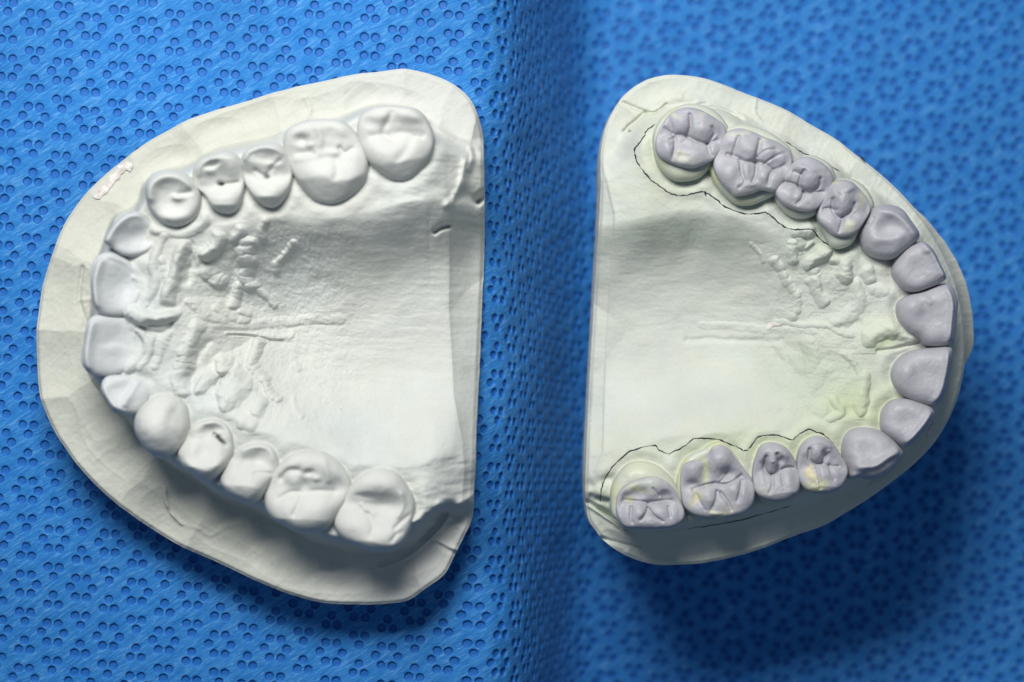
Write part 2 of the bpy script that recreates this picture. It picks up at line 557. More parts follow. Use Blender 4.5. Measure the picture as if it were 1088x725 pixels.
# ------------------------------------------------------------------ cast body (height field inside a trimmed outline)
def cast_body(name, parent, rim_px, zrim, zbot, height, mat, tone, ctr_px, side, NT=1500, NR=430):
    poly = W(catmull(rim_px, True, 6), zrim)
    c0 = W(ctr_px, zrim)
    ang, r = resample_closed(poly, c0, NT)
    t = np.linspace(0, 1, NR + 1)[1:] ** .93
    X = c0[0] + np.outer(t, r * np.cos(ang)); Y = c0[1] + np.outer(t, r * np.sin(ang))
    xf = np.concatenate([[c0[0]], X.ravel()]); yf = np.concatenate([[c0[1]], Y.ravel()])
    Z = height(xf, yf)
    edge = (r[None, :] * (1 - t[:, None])).ravel(); edge = np.concatenate([[9], edge])
    Z = Z - .045 * (1 - sst(0, .07, edge)) ** 2
    V = [np.stack([xf, yf, Z], -1)]
    col = [tone(xf, yf, Z)]
    last = V[0][-NT:]
    tot = 0
    for (f, outw, flare) in side:               # fraction of the way down, outward offset, extra flare
        zz = last[:, 2] * (1 - f) + zbot * f
        nx, ny = np.cos(ang), np.sin(ang)
        o_ = outw + (flare(ang, last) if flare else 0)
        wv = .006 * fbm(ang * 30, zz * 4, 77, 3)
        V.append(np.stack([last[:, 0] + nx * (o_ + wv), last[:, 1] + ny * (o_ + wv), zz], -1))
        col.append(tone(V[-1][:, 0], V[-1][:, 1], zz)); tot += 1
    V = np.concatenate(V); col = np.concatenate(col)
    F4 = ring_faces(NR + tot, NT, 1)
    j = np.arange(NT)
    F3 = np.stack([np.zeros(NT, int), 1 + j, 1 + (j + 1) % NT], -1)
    base = len(V); V = np.concatenate([V, [[c0[0], c0[1], zbot]]]); col = np.concatenate([col, col[-1:]])
    l = base - NT
    F3 = np.concatenate([F3, np.stack([np.full(NT, base), l + (j + 1) % NT, l + j], -1)])
    return link_mesh(name, V, F4, mat, parent, col, F3)


def ribbon(name, parent, segs, height, mat, w=.011, lift=.004):
    """pencil strokes lying on the plaster; segs = list of world xy polylines"""
    V = []; F = []
    n = 0
    for sgi, pl in enumerate(segs):
        pl = catmull(pl, False, 10)
        d = np.gradient(pl, axis=0); d /= np.linalg.norm(d, axis=1)[:, None] + 1e-9
        nn = np.stack([-d[:, 1], d[:, 0]], -1)
        k = np.arange(len(pl))
        pl = pl + nn * (.006 * vn(k * .4, k * 0. + sgi, 61))[:, None]
        ww = w * (.95 + .6 * vn(k * .22 + pl[0, 0] * 7, k * 0. + 3 * sgi, 62) + .3 * vn(k * .9, k * 0. + 5, 63))
        ww *= np.clip(np.minimum(k, k[::-1]) / 4.0, .15, 1)
        rows = []
        for s_, l_ in ((-1, -.002), (-.5, lift), (.5, lift), (1, -.002)):
            q = pl + nn * (ww * .5 * s_)[:, None]
            rows.append(np.stack([q[:, 0], q[:, 1], height(q[:, 0].copy(), q[:, 1].copy()) + l_], -1))
        R = np.stack(rows, 1)                  # len, 4, 3
        m = len(pl)
        V.append(R.reshape(-1, 3))
        a = n + (np.arange(m - 1)[:, None] * 4 + np.arange(3)[None, :])
        F.append(np.stack([a, a + 4, a + 5, a + 1], -1).reshape(-1, 4))
        n += m * 4
    V = np.concatenate(V)
    return link_mesh(name, V, np.concatenate(F), mat, parent)


# =================================================================== LEFT CAST
# crop origins used while measuring
cA, cB, cCc, cDd = (290, 90), (140, 130), (80, 210), (80, 320)
cE, cF, cG = (100, 390), (180, 440), (280, 470)
LEFT = empty('dental_cast', W((290, 360), 1.0).tolist() + [.33],
             'thin white plaster jaw cast with bare white teeth, no wax or pencil', 'dental cast')
ZT = 2.15
PLC = (.61, .622, .59)
PLB = (.59, .61, .615)
RIM_L = [(398, 76), (426, 73), (443, 75), (459, 79), (476, 86), (491, 96), (500, 106), (506, 118), (511, 134), (513, 150), (514, 185), (514, 220), (513, 270),
         (511, 320), (509, 370), (507, 420), (505.5, 460), (505, 490), (503, 525), (501, 551), (493, 570), (484, 588), (472, 611), (451, 626), (434, 638), (412, 642),
         (385, 643), (346, 641), (308, 631), (280, 620), (234, 600), (184, 577), (156, 560), (129, 539), (102, 515), (77, 487),
         (57, 459), (45, 430), (39.5, 405), (38, 370), (40, 335), (45, 302), (57, 268), (67, 240), (79, 220), (92, 204), (112, 184), (134, 167),
         (157, 150), (179, 138), (204, 126), (228, 117), (262, 107), (300, 96), (317, 91), (350, 84), (379, 78)]
OUT_L = [(560, 160), (500, 150), (478, 143), (462, 136), (446, 118), (420, 110), (385, 112), (352, 124), (318, 130), (290, 142), (252, 150),
         (222, 160), (200, 172), (170, 180), (150, 196), (142, 218), (122, 226), (112, 240), (106, 262), (98, 285), (94, 325), (88, 368), (94, 398), (106, 418),
         (116, 432), (130, 442), (148, 462), (167, 485), (204, 513), (254, 540), (304, 560), (330, 573), (371, 587), (404, 590),
         (429, 585), (447, 574), (462, 560), (480, 548), (560, 530)]
PAL_L = [(580, 226), (510, 214), (480, 214), (455, 208), (420, 218), (385, 226), (345, 232), (305, 226), (268, 234), (238, 240), (212, 248), (186, 262),
         (172, 292), (168, 322), (176, 345), (170, 380), (170, 412), (186, 430), (215, 438), (250, 448), (290, 462), (330, 476), (372, 492),
         (412, 500), (445, 496), (480, 486), (580, 480)]
outL = W(catmull(OUT_L, True, 4), 1.15)
palL = W(catmull(PAL_L, True, 4), 1.7)

R1, R2 = (170, 230), (170, 330)
def S(o, pts, z, w, a, wob=.35, e=1, sc__=6.044): return (C(o, pts, sc__), z, w / sc__ / PX, a, wob, e)

RUGAE_L = [
    S(R1, [(205, 205), (170, 290), (140, 380), (120, 450), (95, 530)], 1.3, 42, .10, .3, 2),
    S(R1, [(60, 300), (80, 360), (100, 420)], 1.3, 30, .05, .5),
    S(R1, [(425, 150), (395, 200), (350, 255)], 1.2, 44, .13, .15, 2),
    S(R1, [(350, 360), (385, 410), (410, 430)], 1.1, 46, .09, .5, 2),
    S(R1, [(560, 130), (540, 170)], 1.1, 40, .08, .2),
    S(R1, [(600, 190), (575, 260), (590, 300)], 1.1, 46, .10, .6, 2),
    S(R1, [(590, 350), (570, 400), (600, 450)], 1.0, 34, .07, .7),
    S(R1, [(620, 470), (680, 510), (740, 570)], .95, 24, .04, .9),
    S(R1, [(725, 70), (700, 110), (695, 150)], 1.1, 30, .07, .2),
    S(R1, [(890, 190), (830, 260), (765, 315), (755, 350)], .95, 24, .055, .8),
    S(R1, [(530, 460), (510, 510), (495, 570)], 1.0, 26, .07, .3),
    S(R1, [(540, 610), (580, 625)], 1.0, 26, .05, .3),
    S(R1, [(400, 600), (480, 640), (560, 660)], 1.0, 30, .04, .9),
    S(R1, [(250, 560), (330, 620), (420, 660)], 1.1, 40, .04, 1.),
    S(R1, [(470, 150), (500, 280), (480, 420)], 1.1, 24, -.03, .6),
    S(R1, [(245, 200), (235, 330), (215, 420)], 1.2, 26, -.05, .5),
    # midline raphe
    S(R2, [(380, 120), (480, 110), (600, 100), (760, 75), (960, 60), (1160, 55)], .9, 30, .022, .8),
    S(R2, [(470, 150), (600, 150), (740, 165), (850, 160)], .9, 20, .028, .8),
    S(R2, [(400, 125), (540, 122), (680, 125), (830, 108), (960, 95), (1200, 90)], .9, 12, -.012, .7),
    S(R2, [(470, 158), (600, 165), (720, 195), (790, 200)], .9, 9, -.03, .5),
    # lower half
    S(R2, [(270, 120), (210, 230), (200, 330), (170, 420), (185, 500)], 1.3, 46, .07, .6, 2),
    S(R2, [(330, 210), (265, 290), (255, 380), (225, 470)], 1.2, 26, -.05, .5),
    S(R2, [(440, 310), (450, 360)], 1.1, 48, .09, .2, 2),
    S(R2, [(350, 440), (320, 500)], 1.1, 44, .08, .2, 2),
    S(R2, [(500, 430), (520, 500), (490, 560)], 1.1, 70, .11, .25, 2),
    S(R2, [(470, 400), (420, 430), (400, 470)], 1.1, 12, -.06, .5),
    S(R2, [(640, 210), (625, 280), (615, 320)], 1.0, 36, .08, .3, 2),
    S(R2, [(600, 345), (640, 380), (690, 430)], 1.0, 30, .06, .9),
    S(R2, [(700, 450), (730, 510), (790, 560)], 1.0, 24, .055, .9),
    S(R2, [(690, 580), (670, 650)], 1.05, 34, .07, .2, 2),
    S(R2, [(590, 690), (640, 700)], 1.1, 44, .05, .2, 2),
    S(R2, [(875, 350), (890, 370)], .95, 22, .03, .3),
    S(R2, [(880, 560), (900, 620), (950, 660)], .95, 14, .02, .3),
    # incisive papilla and folds behind the front teeth (crop cDd)
    S(cDd, [(370, 75), (470, 100), (560, 110), (640, 95)], 1.6, 44, .12, .1, 2),
    S(cDd, [(400, 130), (500, 195), (600, 200), (650, 130)], 1.5, 14, -.05, .2),
    S(cDd, [(430, 190), (470, 280), (430, 380), (360, 440)], 1.6, 24, .05, .2),
    S(cDd, [(520, 230), (500, 330), (440, 430)], 1.5, 26, .035, .3),
    S(cDd, [(620, 200), (570, 330), (540, 420)], 1.45, 26, .03, .5),
    S(cCc, [(600, 250), (540, 330), (520, 420), (530, 560), (440, 690)], 1.6, 34, .05, .2),
    S(cCc, [(540, 210), (660, 240), (760, 230), (850, 160)], 1.6, 34, .05, .2),
]
FEAT_L = [
    # posterior trimming marks and tuberosity (crops at 400,60 / 400,170 / 400,520)
    S((400, 60), [(330, 400), (440, 480), (560, 540), (640, 560)], 1.5, 22, .05, .3),
    S((400, 60), [(600, 570), (610, 640), (590, 720)], 1.5, 16, .05, .2),
    S((400, 170), [(570, 20), (555, 120), (530, 200), (450, 300)], 1.4, 22, .07, .2),
    S((400, 170), [(490, 250), (560, 230), (610, 240)], 1.3, 30, -.07, .2),
    S((400, 170), [(380, 470), (420, 445), (465, 432)], 1.05, 15, -.12, 0, 1),
    S((400, 170), [(650, 262), (700, 215)], 1.0, 22, -.32, 0, 1),
    S((400, 520), [(20, 520), (150, 470), (290, 380), (400, 270), (465, 180)], 1.2, 14, .07, .15),
    S((400, 520), [(360, 310), (420, 350), (520, 400)], 1.15, 10, .04, .1),
    S((400, 520), [(330, 330), (400, 370), (500, 420)], 1.15, 14, -.015, .1),
    S((400, 520), [(470, 190), (520, 110), (620, 40)], 1.3, 22, .05, .4),
    S((400, 520), [(250, 180), (320, 150), (400, 100)], 1.5, 24, .05, .5),
    S((400, 520), [(270, 240), (340, 200), (430, 170)], 1.5, 18, -.05, .5),
    # knife marks on the rim
    S((30, 380), [(300, 90), (370, 240), (400, 350), (330, 410), (290, 440)], 1.0, 12, .009, .3, 1, 4.03),
    S((130, 400), [(190, 490), (200, 560), (240, 620), (330, 650), (380, 680), (450, 640), (590, 620)], 1.0, 10, .011, .2, 1, 4.03),
    S((30, 380), [(590, 560), (600, 640), (660, 710)], 1.0, 8, .03, .8, 1, 4.03),
    S((30, 380), [(200, 180), (240, 330), (300, 420), (420, 520)], 1.0, 9, .006, .3, 1, 4.03),
    S((60, 500), [(870, 210), (880, 300), (820, 360)], 1.0, 8, .010, .2, 1, 4.03),
    S((30, 220), [(240, 260), (220, 390), (255, 520)], 1.0, 9, -.03, .3, 1, 4.03),
    S((30, 220), [(225, 400), (290, 395)], 1.0, 9, .015, .3, 1, 4.03),
    S((280, 60), [(180, 180), (200, 230), (170, 280)], 1.0, 12, .03, .2, 1, 4.03),
]
RB = [  # knife scoops in the rim (x, y, rx, ry, rot, amp, 0, z)
    (362, 112, 50, 20, 8, -.10, 0, 1.0), (410, 116, 44, 22, -10, -.08, 0, 1.0), (262, 128, 62, 15, 16, -.06, 0, 1.0), (222, 150, 42, 20, 25, -.07, 0, 1.0),
    (175, 172, 34, 14, 38, -.05, 0, 1.0), (80, 300, 30, 60, 8, -.03, 0, 1.0), (70, 400, 30, 60, -12, -.03, 0, 1.0), (95, 350, 14, 34, 0, -.06, 0, 1.0),
    (120, 470, 26, 56, -40, -.04, 0, 1.0), (190, 540, 30, 60, -58, -.05, 0, 1.0), (268, 578, 60, 24, -22, -.06, 0, 1.0), (350, 608, 70, 22, -8, -.07, 0, 1.0),
    (400, 610, 46, 16, 15, -.05, 0, 1.0), (448, 590, 26, 14, 40, -.06, 0, 1.0), (478, 560, 20, 14, 60, -.05, 0, 1.0), (120, 200, 40, 18, 45, -.03, 0, 1.0),
]


def rim_scoops(seeds, curv, seed):
    rs = np.random.RandomState(seed)
    lev = rs.uniform(-.02, .02, len(seeds))
    def f(X, Y):
        x = X + .06 * fbm(X * 1.5, Y * 1.5, seed, 2); y = Y + .06 * fbm(X * 1.5, Y * 1.5, seed + 1, 2)
        best = np.full(X.shape, 9.)
        for (a, b), l in zip(seeds, lev):
            best = np.minimum(best, l + curv * ((x - a) ** 2 + (y - b) ** 2))
        return np.clip(best, -.05, .09)
    return f


def seeds_along(A, B, z, n, seed):
    rs = np.random.RandomState(seed)
    a = W(catmull(A, True, 6), z); b = W(catmull(B, True, 6), z)
    out = []
    for k in range(n):
        p = a[int((k + rs.uniform(-.3, .3)) / n * len(a)) % len(a)]
        q = b[np.argmin(((b - p) ** 2).sum(1))]
        for t in (rs.uniform(.1, .3), rs.uniform(.7, .95)):
            out.append(p * (1 - t) + q * t)
    return np.array(out)


def gum_from_teeth(X, Y, Z, key, amp=.022, reach=.12):
    """margins: a rolled collar just outside each crown and a crease next to it"""
    for pl in ALL_TEETH[key]:
        lo = pl.min(0) - .5; hi = pl.max(0) + .5
        m = (X > lo[0]) & (X < hi[0]) & (Y > lo[1]) & (Y < hi[1])
        d = dist_poly(X[m], Y[m], pl, True)
        Z[m] += amp * np.exp(-((-d - reach) / .075) ** 2) * (d < .02) - amp * .35 * np.exp(-((d + .01) / .035) ** 2)
    return Z


SCOOP_L = rim_scoops(seeds_along(RIM_L, OUT_L[1:-1], 1.05, 21, 5), .33, 11)


def height_left(X, Y):
    px = X / ((D - 1.1) / D / PX) + 544; py = 362.5 - Y / ((D - 1.1) / D / PX)
    zr = 1.05 + .02 * fbm(X * .7, Y * .7, 2, 3) + .006 * fbm(X * 5, Y * 5, 12, 3)
    zr = zr + SCOOP_L(X, Y) - .02 + .0035 * fbm((X * .8 + Y * .6) * 3, (Y * .8 - X * .6) * 24, 303, 3)
    zr = add_blobs(X, Y, zr, [b[:5] + (b[5] * .8,) + b[6:] for b in RB])
    wx = X + .03 * fbm(X * 2, Y * 2, 40, 2); wy = Y + .03 * fbm(X * 2, Y * 2, 41, 2)
    dO = dist_poly(wx, wy, outL, True)
    dP = dist_poly(wx, wy, palL, True)
    gum = 1.78 + .03 * fbm(X * 1.6, Y * 1.6, 3, 3)
    # towards the back the ridge falls off behind the last molars
    gum = gum - .42 * sst(452, 505, px) * sst(50, 125, np.abs(py - 362))
    Z = zr + (gum - zr) * sst(-.02, .28, dO) ** .9
    front = sst(150, 330, px)
    dep = (.40 + .62 * front)
    Z = Z - dep * (1 - np.exp(-(np.clip(dP, 0, None) / (.62 + .2 * (1 - front))) ** 1.6)) * (Z > 0)
    # posterior trimmed facet
    xc = np.interp(py, [60, 150, 190, 230, 330, 420, 470, 500, 545, 600], [520, 500, 492, 478, 476, 482, 492, 494, 490, 520])
    Z = Z - .012 * np.clip(px - xc, 0, None) - .015 * sst(-4, 5, px - xc)
    pal = sst(0, .25, dP)
    Z = Z + pal * (.010 * fbm(X * 2.2, Y * 9, 7, 4) + .012 * fbm(X * 1.2, Y * 1.5, 6, 3))
    rug = pal * (1 - sst(330, 420, px))
    Z = Z + rug * (.020 * fbm(X * 6, Y * 6, 21, 4) + .012 * np.abs(fbm(X * 14, Y * 14, 22, 3)))
    tub = sst(-.1, .1, dO) * (1 - pal) * sst(380, 450, px)
    Z = Z + tub * .03 * fbm(X * 2.5, Y * 8, 23, 4)
    Z = Z + (1 - pal) * sst(.05, .3, dO) * .010 * fbm(X * 5, Y * 8, 24, 3)
    Z = add_rugae(X, Y, Z, [(a, b, c, d * 1.05, e, f) for a, b, c, d, e, f in RUGAE_L])
    Z = add_strokes(X, Y, Z, FEAT_L)
    Z = gum_from_teeth(X, Y, Z, 'L')
    Z = Z + .0025 * fbm(X * 22, Y * 22, 25, 3)
    return Z


def tone_left(X, Y, Z):
    dO = dist_poly(X, Y, outL[::3], True)
    w = sst(-.02, .16, dO)[:, None]
    px = X / ((D - 1.1) / D / PX) + 544
    r = sst(260, 440, px)[:, None]
    rimc = np.array((.575, .585, .515)) * (1 - r) + np.array((.60, .61, .575)) * r
    top = np.array((.60, .62, .585))
    n = fbm(X * 1.1, Y * 1.1, 70, 3)[:, None]
    top = top + n * np.array((.02, .005, -.02))
    return rimc * (1 - w) + top * w


def tl(name, crop, outline, **k):
    a = dict(ztop=ZT, zbase=1.25, mat=M_PLT, rgb=PLC, key='L', edge=.34, p=3.2)
    a.update(k)
    if name in ('molar', 'premolar'):
        a['feats'] = [f if f[0] in 'vf' else (f[:-1] + (f[-1] * .6,)) for f in a['feats']]
        a['edge'] *= .85; a['p'] = 4.2
    if 'incisor' in name: a['rgb'] = PLB
    outline = [tuple(q) for q in (np.mean(outline, 0) + (np.array(outline) - np.mean(outline, 0)) * 1.02)]
    return tooth(name, LEFT, crop, outline, **a)


tl('molar', cA, [(548, 240), (590, 180), (680, 142), (790, 138), (900, 150), (970, 200), (1018, 290), (1030, 370), (1002, 470), (930, 560), (850, 605), (760, 602), (690, 562), (620, 500), (575, 420), (545, 330)],
   feats=[('v', [(600, 345), (780, 320), (960, 330)], 190, .20), ('f', 700, 490, .3, 1, .55, -.02), ('f', 930, 440, 1, .7, .8, -.02), ('b', 800, 250, 170, 90, -10, -.10), ('b', 600, 230, 45, 35, 0, -.05), ('b', 690, 200, 60, 35, 0, .07), ('b', 860, 190, 60, 40, 0, .06), ('b', 930, 200, 35, 30, 0, .05),
          ('g', [(760, 170), (740, 210), (700, 300), (760, 340)], 18, -.06), ('g', [(620, 320), (760, 300), (900, 300), (960, 310)], 20, -.04), ('g', [(900, 318), (950, 325)], 9, -.06),
          ('b', 700, 400, 130, 80, -15, .10), ('b', 890, 390, 90, 70, 0, .07), ('g', [(800, 480), (860, 400), (880, 330)], 26, -.05),
          ('b', 730, 520, 90, 60, 20, -.03)], tilt=(-.04, .05), edge=.45)
tl('molar', cA, [(70, 390), (80, 310), (130, 262), (220, 232), (340, 222), (440, 235), (510, 285), (560, 370), (600, 460), (608, 540), (585, 620), (510, 700), (430, 745), (350, 757), (260, 730), (170, 640), (110, 530)],
   feats=[('v', [(110, 455), (330, 425), (570, 405)], 200, .20), ('f', 300, 590, -.1, 1, .55, -.02), ('f', 470, 620, .7, 1, .9, -.03), ('b', 175, 345, 45, 32, -10, -.14), ('b', 200, 430, 60, 22, 0, -.06), ('b', 380, 310, 120, 50, 5, -.06), ('g', [(290, 280), (300, 350), (280, 420)], 22, .05),
          ('b', 440, 290, 50, 35, 0, .05), ('b', 230, 380, 26, 18, 0, .05), ('g', [(130, 470), (240, 460), (330, 430), (400, 430)], 22, .05), ('g', [(420, 400), (450, 430), (500, 400)], 14, -.07),
          ('b', 300, 540, 120, 60, 0, .07), ('b', 520, 450, 55, 60, 0, .06), ('b', 480, 610, 90, 60, -30, -.04), ('g', [(400, 470), (410, 560), (380, 640)], 22, -.045)],
   tilt=(0, .03), edge=.45)
tl('premolar', cB, [(698, 260), (720, 195), (790, 150), (880, 128), (950, 145), (1000, 205), (1026, 300), (1020, 400), (980, 480), (920, 537), (850, 533), (780, 480), (730, 400), (712, 320)],
   feats=[('v', [(730, 345), (860, 345), (1000, 320)], 150, .24), ('f', 880, 470, 0, 1, .8, -.03), ('b', 830, 210, 85, 42, -5, -.13), ('b', 860, 300, 90, 45, 0, -.05), ('b', 850, 340, 20, 14, 0, -.10), ('g', [(780, 300), (840, 330), (900, 270), (940, 240)], 14, -.05),
          ('b', 890, 265, 35, 20, 0, .04), ('b', 880, 400, 80, 45, -20, .07), ('g', [(720, 230), (760, 175), (860, 150), (960, 190)], 16, .06)], edge=.42, nt=180, nr=80, tones=[(855, 342, 17, 11, 0, (.16, .16, .17), .9)])
tl('premolar', cB, [(390, 340), (402, 285), (450, 235), (530, 200), (600, 186), (660, 204), (700, 255), (720, 340), (716, 440), (690, 530), (640, 577), (570, 577), (510, 540), (468, 470), (408, 410)],
   feats=[('v', [(400, 400), (560, 392), (710, 375)], 150, .24), ('f', 600, 520, 0, 1, .9, -.03), ('b', 515, 265, 45, 20, 20, -.10), ('b', 560, 330, 120, 70, 0, -.07), ('b', 550, 383, 18, 15, 0, -.12), ('g', [(540, 385), (600, 385), (660, 375)], 12, -.07),
          ('b', 490, 310, 40, 22, 0, .05), ('b', 640, 310, 50, 60, 0, .05), ('b', 590, 470, 80, 45, 10, .08), ('g', [(415, 330), (440, 270), (520, 225), (620, 215), (680, 260)], 14, .04)], edge=.42, nt=180, nr=80, tones=[(550, 384, 18, 12, 0, (.16, .16, .17), .9)])
tl('canine', cB, [(86, 460), (88, 400), (118, 345), (170, 315), (250, 303), (340, 330), (400, 385), (437, 470), (428, 560), (375, 632), (300, 669), (220, 660), (160, 612), (108, 550)],
   feats=[('b', 260, 500, 150, 120, 0, -.16), ('g', [(110, 480), (130, 400), (200, 350), (290, 345), (370, 385)], 30, .10), ('b', 280, 480, 40, 24, 0, .07), ('b', 250, 610, 100, 35, 0, .05),
          ('g', [(290, 460), (360, 440)], 16, -.04)], tilt=(0, .02), edge=.35)
tl('lateral_incisor', cCc, [(203, 285), (240, 205), (300, 135), (360, 97), (420, 97), (480, 148), (517, 210), (512, 290), (460, 347), (380, 374), (310, 370), (250, 330)],
   feats=[('b', 390, 250, 120, 80, 20, -.15), ('g', [(220, 280), (270, 190), (340, 120), (410, 105)], 24, .08), ('g', [(490, 180), (500, 260), (440, 340)], 20, .03)],
   tilt=(-.50, .10), edge=.17, zbase=1.2, ztop=2.0)
tl('central_incisor', (30, 220), [(282, 340), (285, 270), (300, 222), (350, 193), (405, 210), (460, 262), (502, 320), (500, 380), (470, 430), (420, 462), (345, 465), (300, 435)], scale=4.03,
   feats=[('b', 390, 340, 60, 80, 0, -.14), ('g', [(300, 420), (298, 320), (318, 235)], 15, .09), ('g', [(345, 205), (420, 240), (480, 300)], 12, .05), ('g', [(440, 300), (470, 330), (450, 400)], 10, .03)],
   tilt=(-.62, 0), edge=.17, zbase=1.2, ztop=1.98)
tl('central_incisor', cDd, [(63, 360), (78, 250), (95, 140), (145, 92), (230, 92), (320, 108), (380, 150), (410, 250), (402, 350), (365, 420), (300, 457), (200, 477), (118, 467), (75, 420)],
   feats=[('b', 250, 280, 110, 140, 0, -.12), ('g', [(95, 420), (95, 300), (120, 150)], 24, .09), ('b', 230, 310, 60, 40, 0, .04), ('g', [(370, 200), (385, 300), (340, 400)], 18, .04)],
   tilt=(-.62, 0), edge=.17, zbase=1.2, ztop=1.98)
tl('lateral_incisor', cE, [(56, 130), (65, 85), (100, 57), (200, 52), (300, 66), (372, 108), (378, 160), (325, 245), (282, 292), (220, 303), (140, 290), (98, 225), (64, 170)],
   feats=[('b', 180, 140, 90, 50, 20, -.07), ('g', [(70, 140), (120, 230), (190, 285)], 20, .05), ('g', [(260, 110), (230, 170), (200, 240)], 22, .05)],
   tilt=(-.42, -.22), edge=.20, zbase=1.2, ztop=1.98)
tl('canine', cE, [(262, 340), (285, 280), (345, 215), (420, 178), (520, 188), (590, 250), (612, 340), (602, 440), (560, 515), (500, 574), (440, 588), (370, 562), (300, 485), (264, 410)],
   feats=[('b', 400, 400, 90, 90, 0, .10), ('b', 540, 320, 50, 80, 0, -.06), ('g', [(520, 250), (480, 360), (520, 460)], 26, -.03)], tilt=(-.05, 0), edge=.42, p=3.4)
tl('premolar', cF, [(58, 240), (98, 165), (140, 88), (200, 48), (290, 33), (360, 68), (402, 140), (407, 230), (372, 340), (310, 402), (250, 432), (170, 402), (98, 345), (62, 290)],
   feats=[('v', [(110, 165), (260, 155), (380, 200)], 150, .22), ('b', 265, 110, 85, 45, 10, -.17), ('b', 300, 130, 20, 14, 0, .06), ('b', 210, 255, 60, 45, -20, -.07), ('g', [(265, 140), (300, 165), (340, 205)], 10, -.10),
          ('b', 150, 230, 40, 60, 0, .06), ('g', [(210, 65), (290, 55), (350, 95), (375, 170)], 14, .06), ('g', [(100, 310), (180, 350), (270, 360), (340, 300)], 24, .05)], edge=.5, nt=220, nr=100, tones=[(302, 172, 46, 8, -41, (.07, .07, .08), 1), (285, 150, 16, 11, 0, (.10, .09, .08), .8)])
tl('premolar', cF, [(328, 420), (348, 365), (388, 295), (440, 235), (510, 195), (600, 187), (670, 228), (698, 310), (682, 390), (632, 475), (590, 543), (530, 578), (460, 562), (388, 522), (343, 470)],
   feats=[('v', [(430, 300), (550, 305), (670, 350)], 150, .22), ('b', 560, 280, 80, 55, 25, -.17), ('b', 580, 330, 60, 40, 0, -.04), ('g', [(540, 385), (600, 385), (640, 395)], 11, -.06), ('g', [(470, 290), (440, 350), (380, 430)], 22, -.02),
          ('g', [(450, 240), (530, 215), (620, 230), (660, 300)], 14, .05), ('b', 500, 460, 90, 50, -10, .05)], edge=.5)
tl('molar', cG, [(3, 335), (30, 255), (90, 155), (180, 78), (280, 58), (390, 68), (480, 128), (542, 210), (557, 290), (532, 380), (475, 470), (420, 545), (340, 578), (240, 583), (150, 543), (58, 492), (13, 420)],
   feats=[('v', [(40, 300), (280, 290), (530, 320)], 190, .20), ('g', [(100, 240), (150, 190), (210, 185)], 20, -.10), ('b', 285, 200, 34, 20, 10, -.11), ('b', 330, 240, 26, 20, 0, .06), ('b', 250, 290, 40, 50, 0, -.08), ('b', 460, 300, 60, 60, 0, -.09),
          ('g', [(90, 370), (160, 330), (220, 330)], 15, -.06), ('g', [(190, 470), (220, 400), (250, 340), (340, 320), (440, 330)], 15, -.05), ('b', 140, 420, 70, 50, 0, .05),
          ('b', 320, 430, 100, 60, 0, .06), ('b', 180, 260, 60, 35, -30, .05), ('g', [(380, 90), (400, 180), (410, 250)], 18, .05), ('g', [(240, 120), (260, 160)], 20, .03)], edge=.5)
tl('molar', cG, [(453, 530), (468, 430), (515, 360), (565, 275), (640, 205), (740, 172), (850, 200), (925, 290), (967, 380), (962, 470), (935, 570), (885, 662), (800, 704), (700, 702), (600, 668), (500, 612)],
   feats=[('v', [(500, 420), (700, 445), (900, 450)], 190, .20), ('b', 720, 390, 150, 55, 0, -.15), ('b', 790, 440, 90, 50, 0, -.08), ('b', 640, 350, 60, 20, 0, -.05), ('g', [(620, 410), (650, 440), (700, 470)], 13, .05), ('b', 580, 540, 90, 60, 0, .07),
          ('g', [(690, 600), (700, 540), (670, 470)], 20, -.05), ('g', [(880, 340), (890, 420), (860, 480)], 16, .06), ('g', [(840, 560), (880, 520), (930, 480)], 12, -.06),
          ('b', 750, 620, 60, 50, 0, .05), ('g', [(820, 640), (850, 600), (880, 590)], 13, -.05)], edge=.5)

bodyL = cast_body('plaster_base', LEFT, RIM_L, 1.05, .33, height_left, M_PL, tone_left, (300, 360),
                  [(.08, .006, None), (.3, .01, None), (.6, -.01, None), (.9, -.05, None), (1, -.07, None)])
# pale chip of plaster stuck on the rim
def chip(parent, o, pts, z, height, wd, th=.03, mat=None):
    """thin flake lying on the plaster along a short centre line"""
    pl = W(catmull(C(o, pts), False, 12), z)
    d = np.gradient(pl, axis=0); d /= np.linalg.norm(d, axis=1)[:, None] + 1e-9
    nn = np.stack([-d[:, 1], d[:, 0]], -1); k = np.arange(len(pl))
    m = len(pl)
    en = np.clip(np.minimum(k, k[::-1]) / 5., .12, 1) ** .6
    rows = []
    for i, (s_, l_) in enumerate(((-1.04, -.03), (-1, th * .5), (-.7, th), (0, th * 1.05), (.7, th), (1, th * .5), (1.04, -.03))):
        side = -1 if s_ < 0 else 1
        ww = wd * .5 * en * (1 + .40 * vn(k * .22, k * 0. + side * 7, 66))
        q = pl + nn * (ww * s_)[:, None]
        rows.append(np.stack([q[:, 0], q[:, 1], height(q[:, 0].copy(), q[:, 1].copy()) + l_ * (1 if l_ < 0 else 1) + .002 * vn(q[:, 0] * 9, q[:, 1] * 9, 4) * (l_ > 0)], -1))
    Rr = np.stack(rows, 1); c_ = 7
    a_ = np.arange(m - 1)[:, None] * c_ + np.arange(c_ - 1)[None, :]
    return link_mesh('plaster_chip', Rr.reshape(-1, 3), np.stack([a_, a_ + c_, a_ + c_ + 1, a_ + 1], -1).reshape(-1, 4), mat or M_CHIP, parent)


chip(LEFT, (60, 130), [(245, 482), (300, 445), (350, 385), (400, 325), (445, 290), (490, 288)], 1.05, height_left, .11, .024)

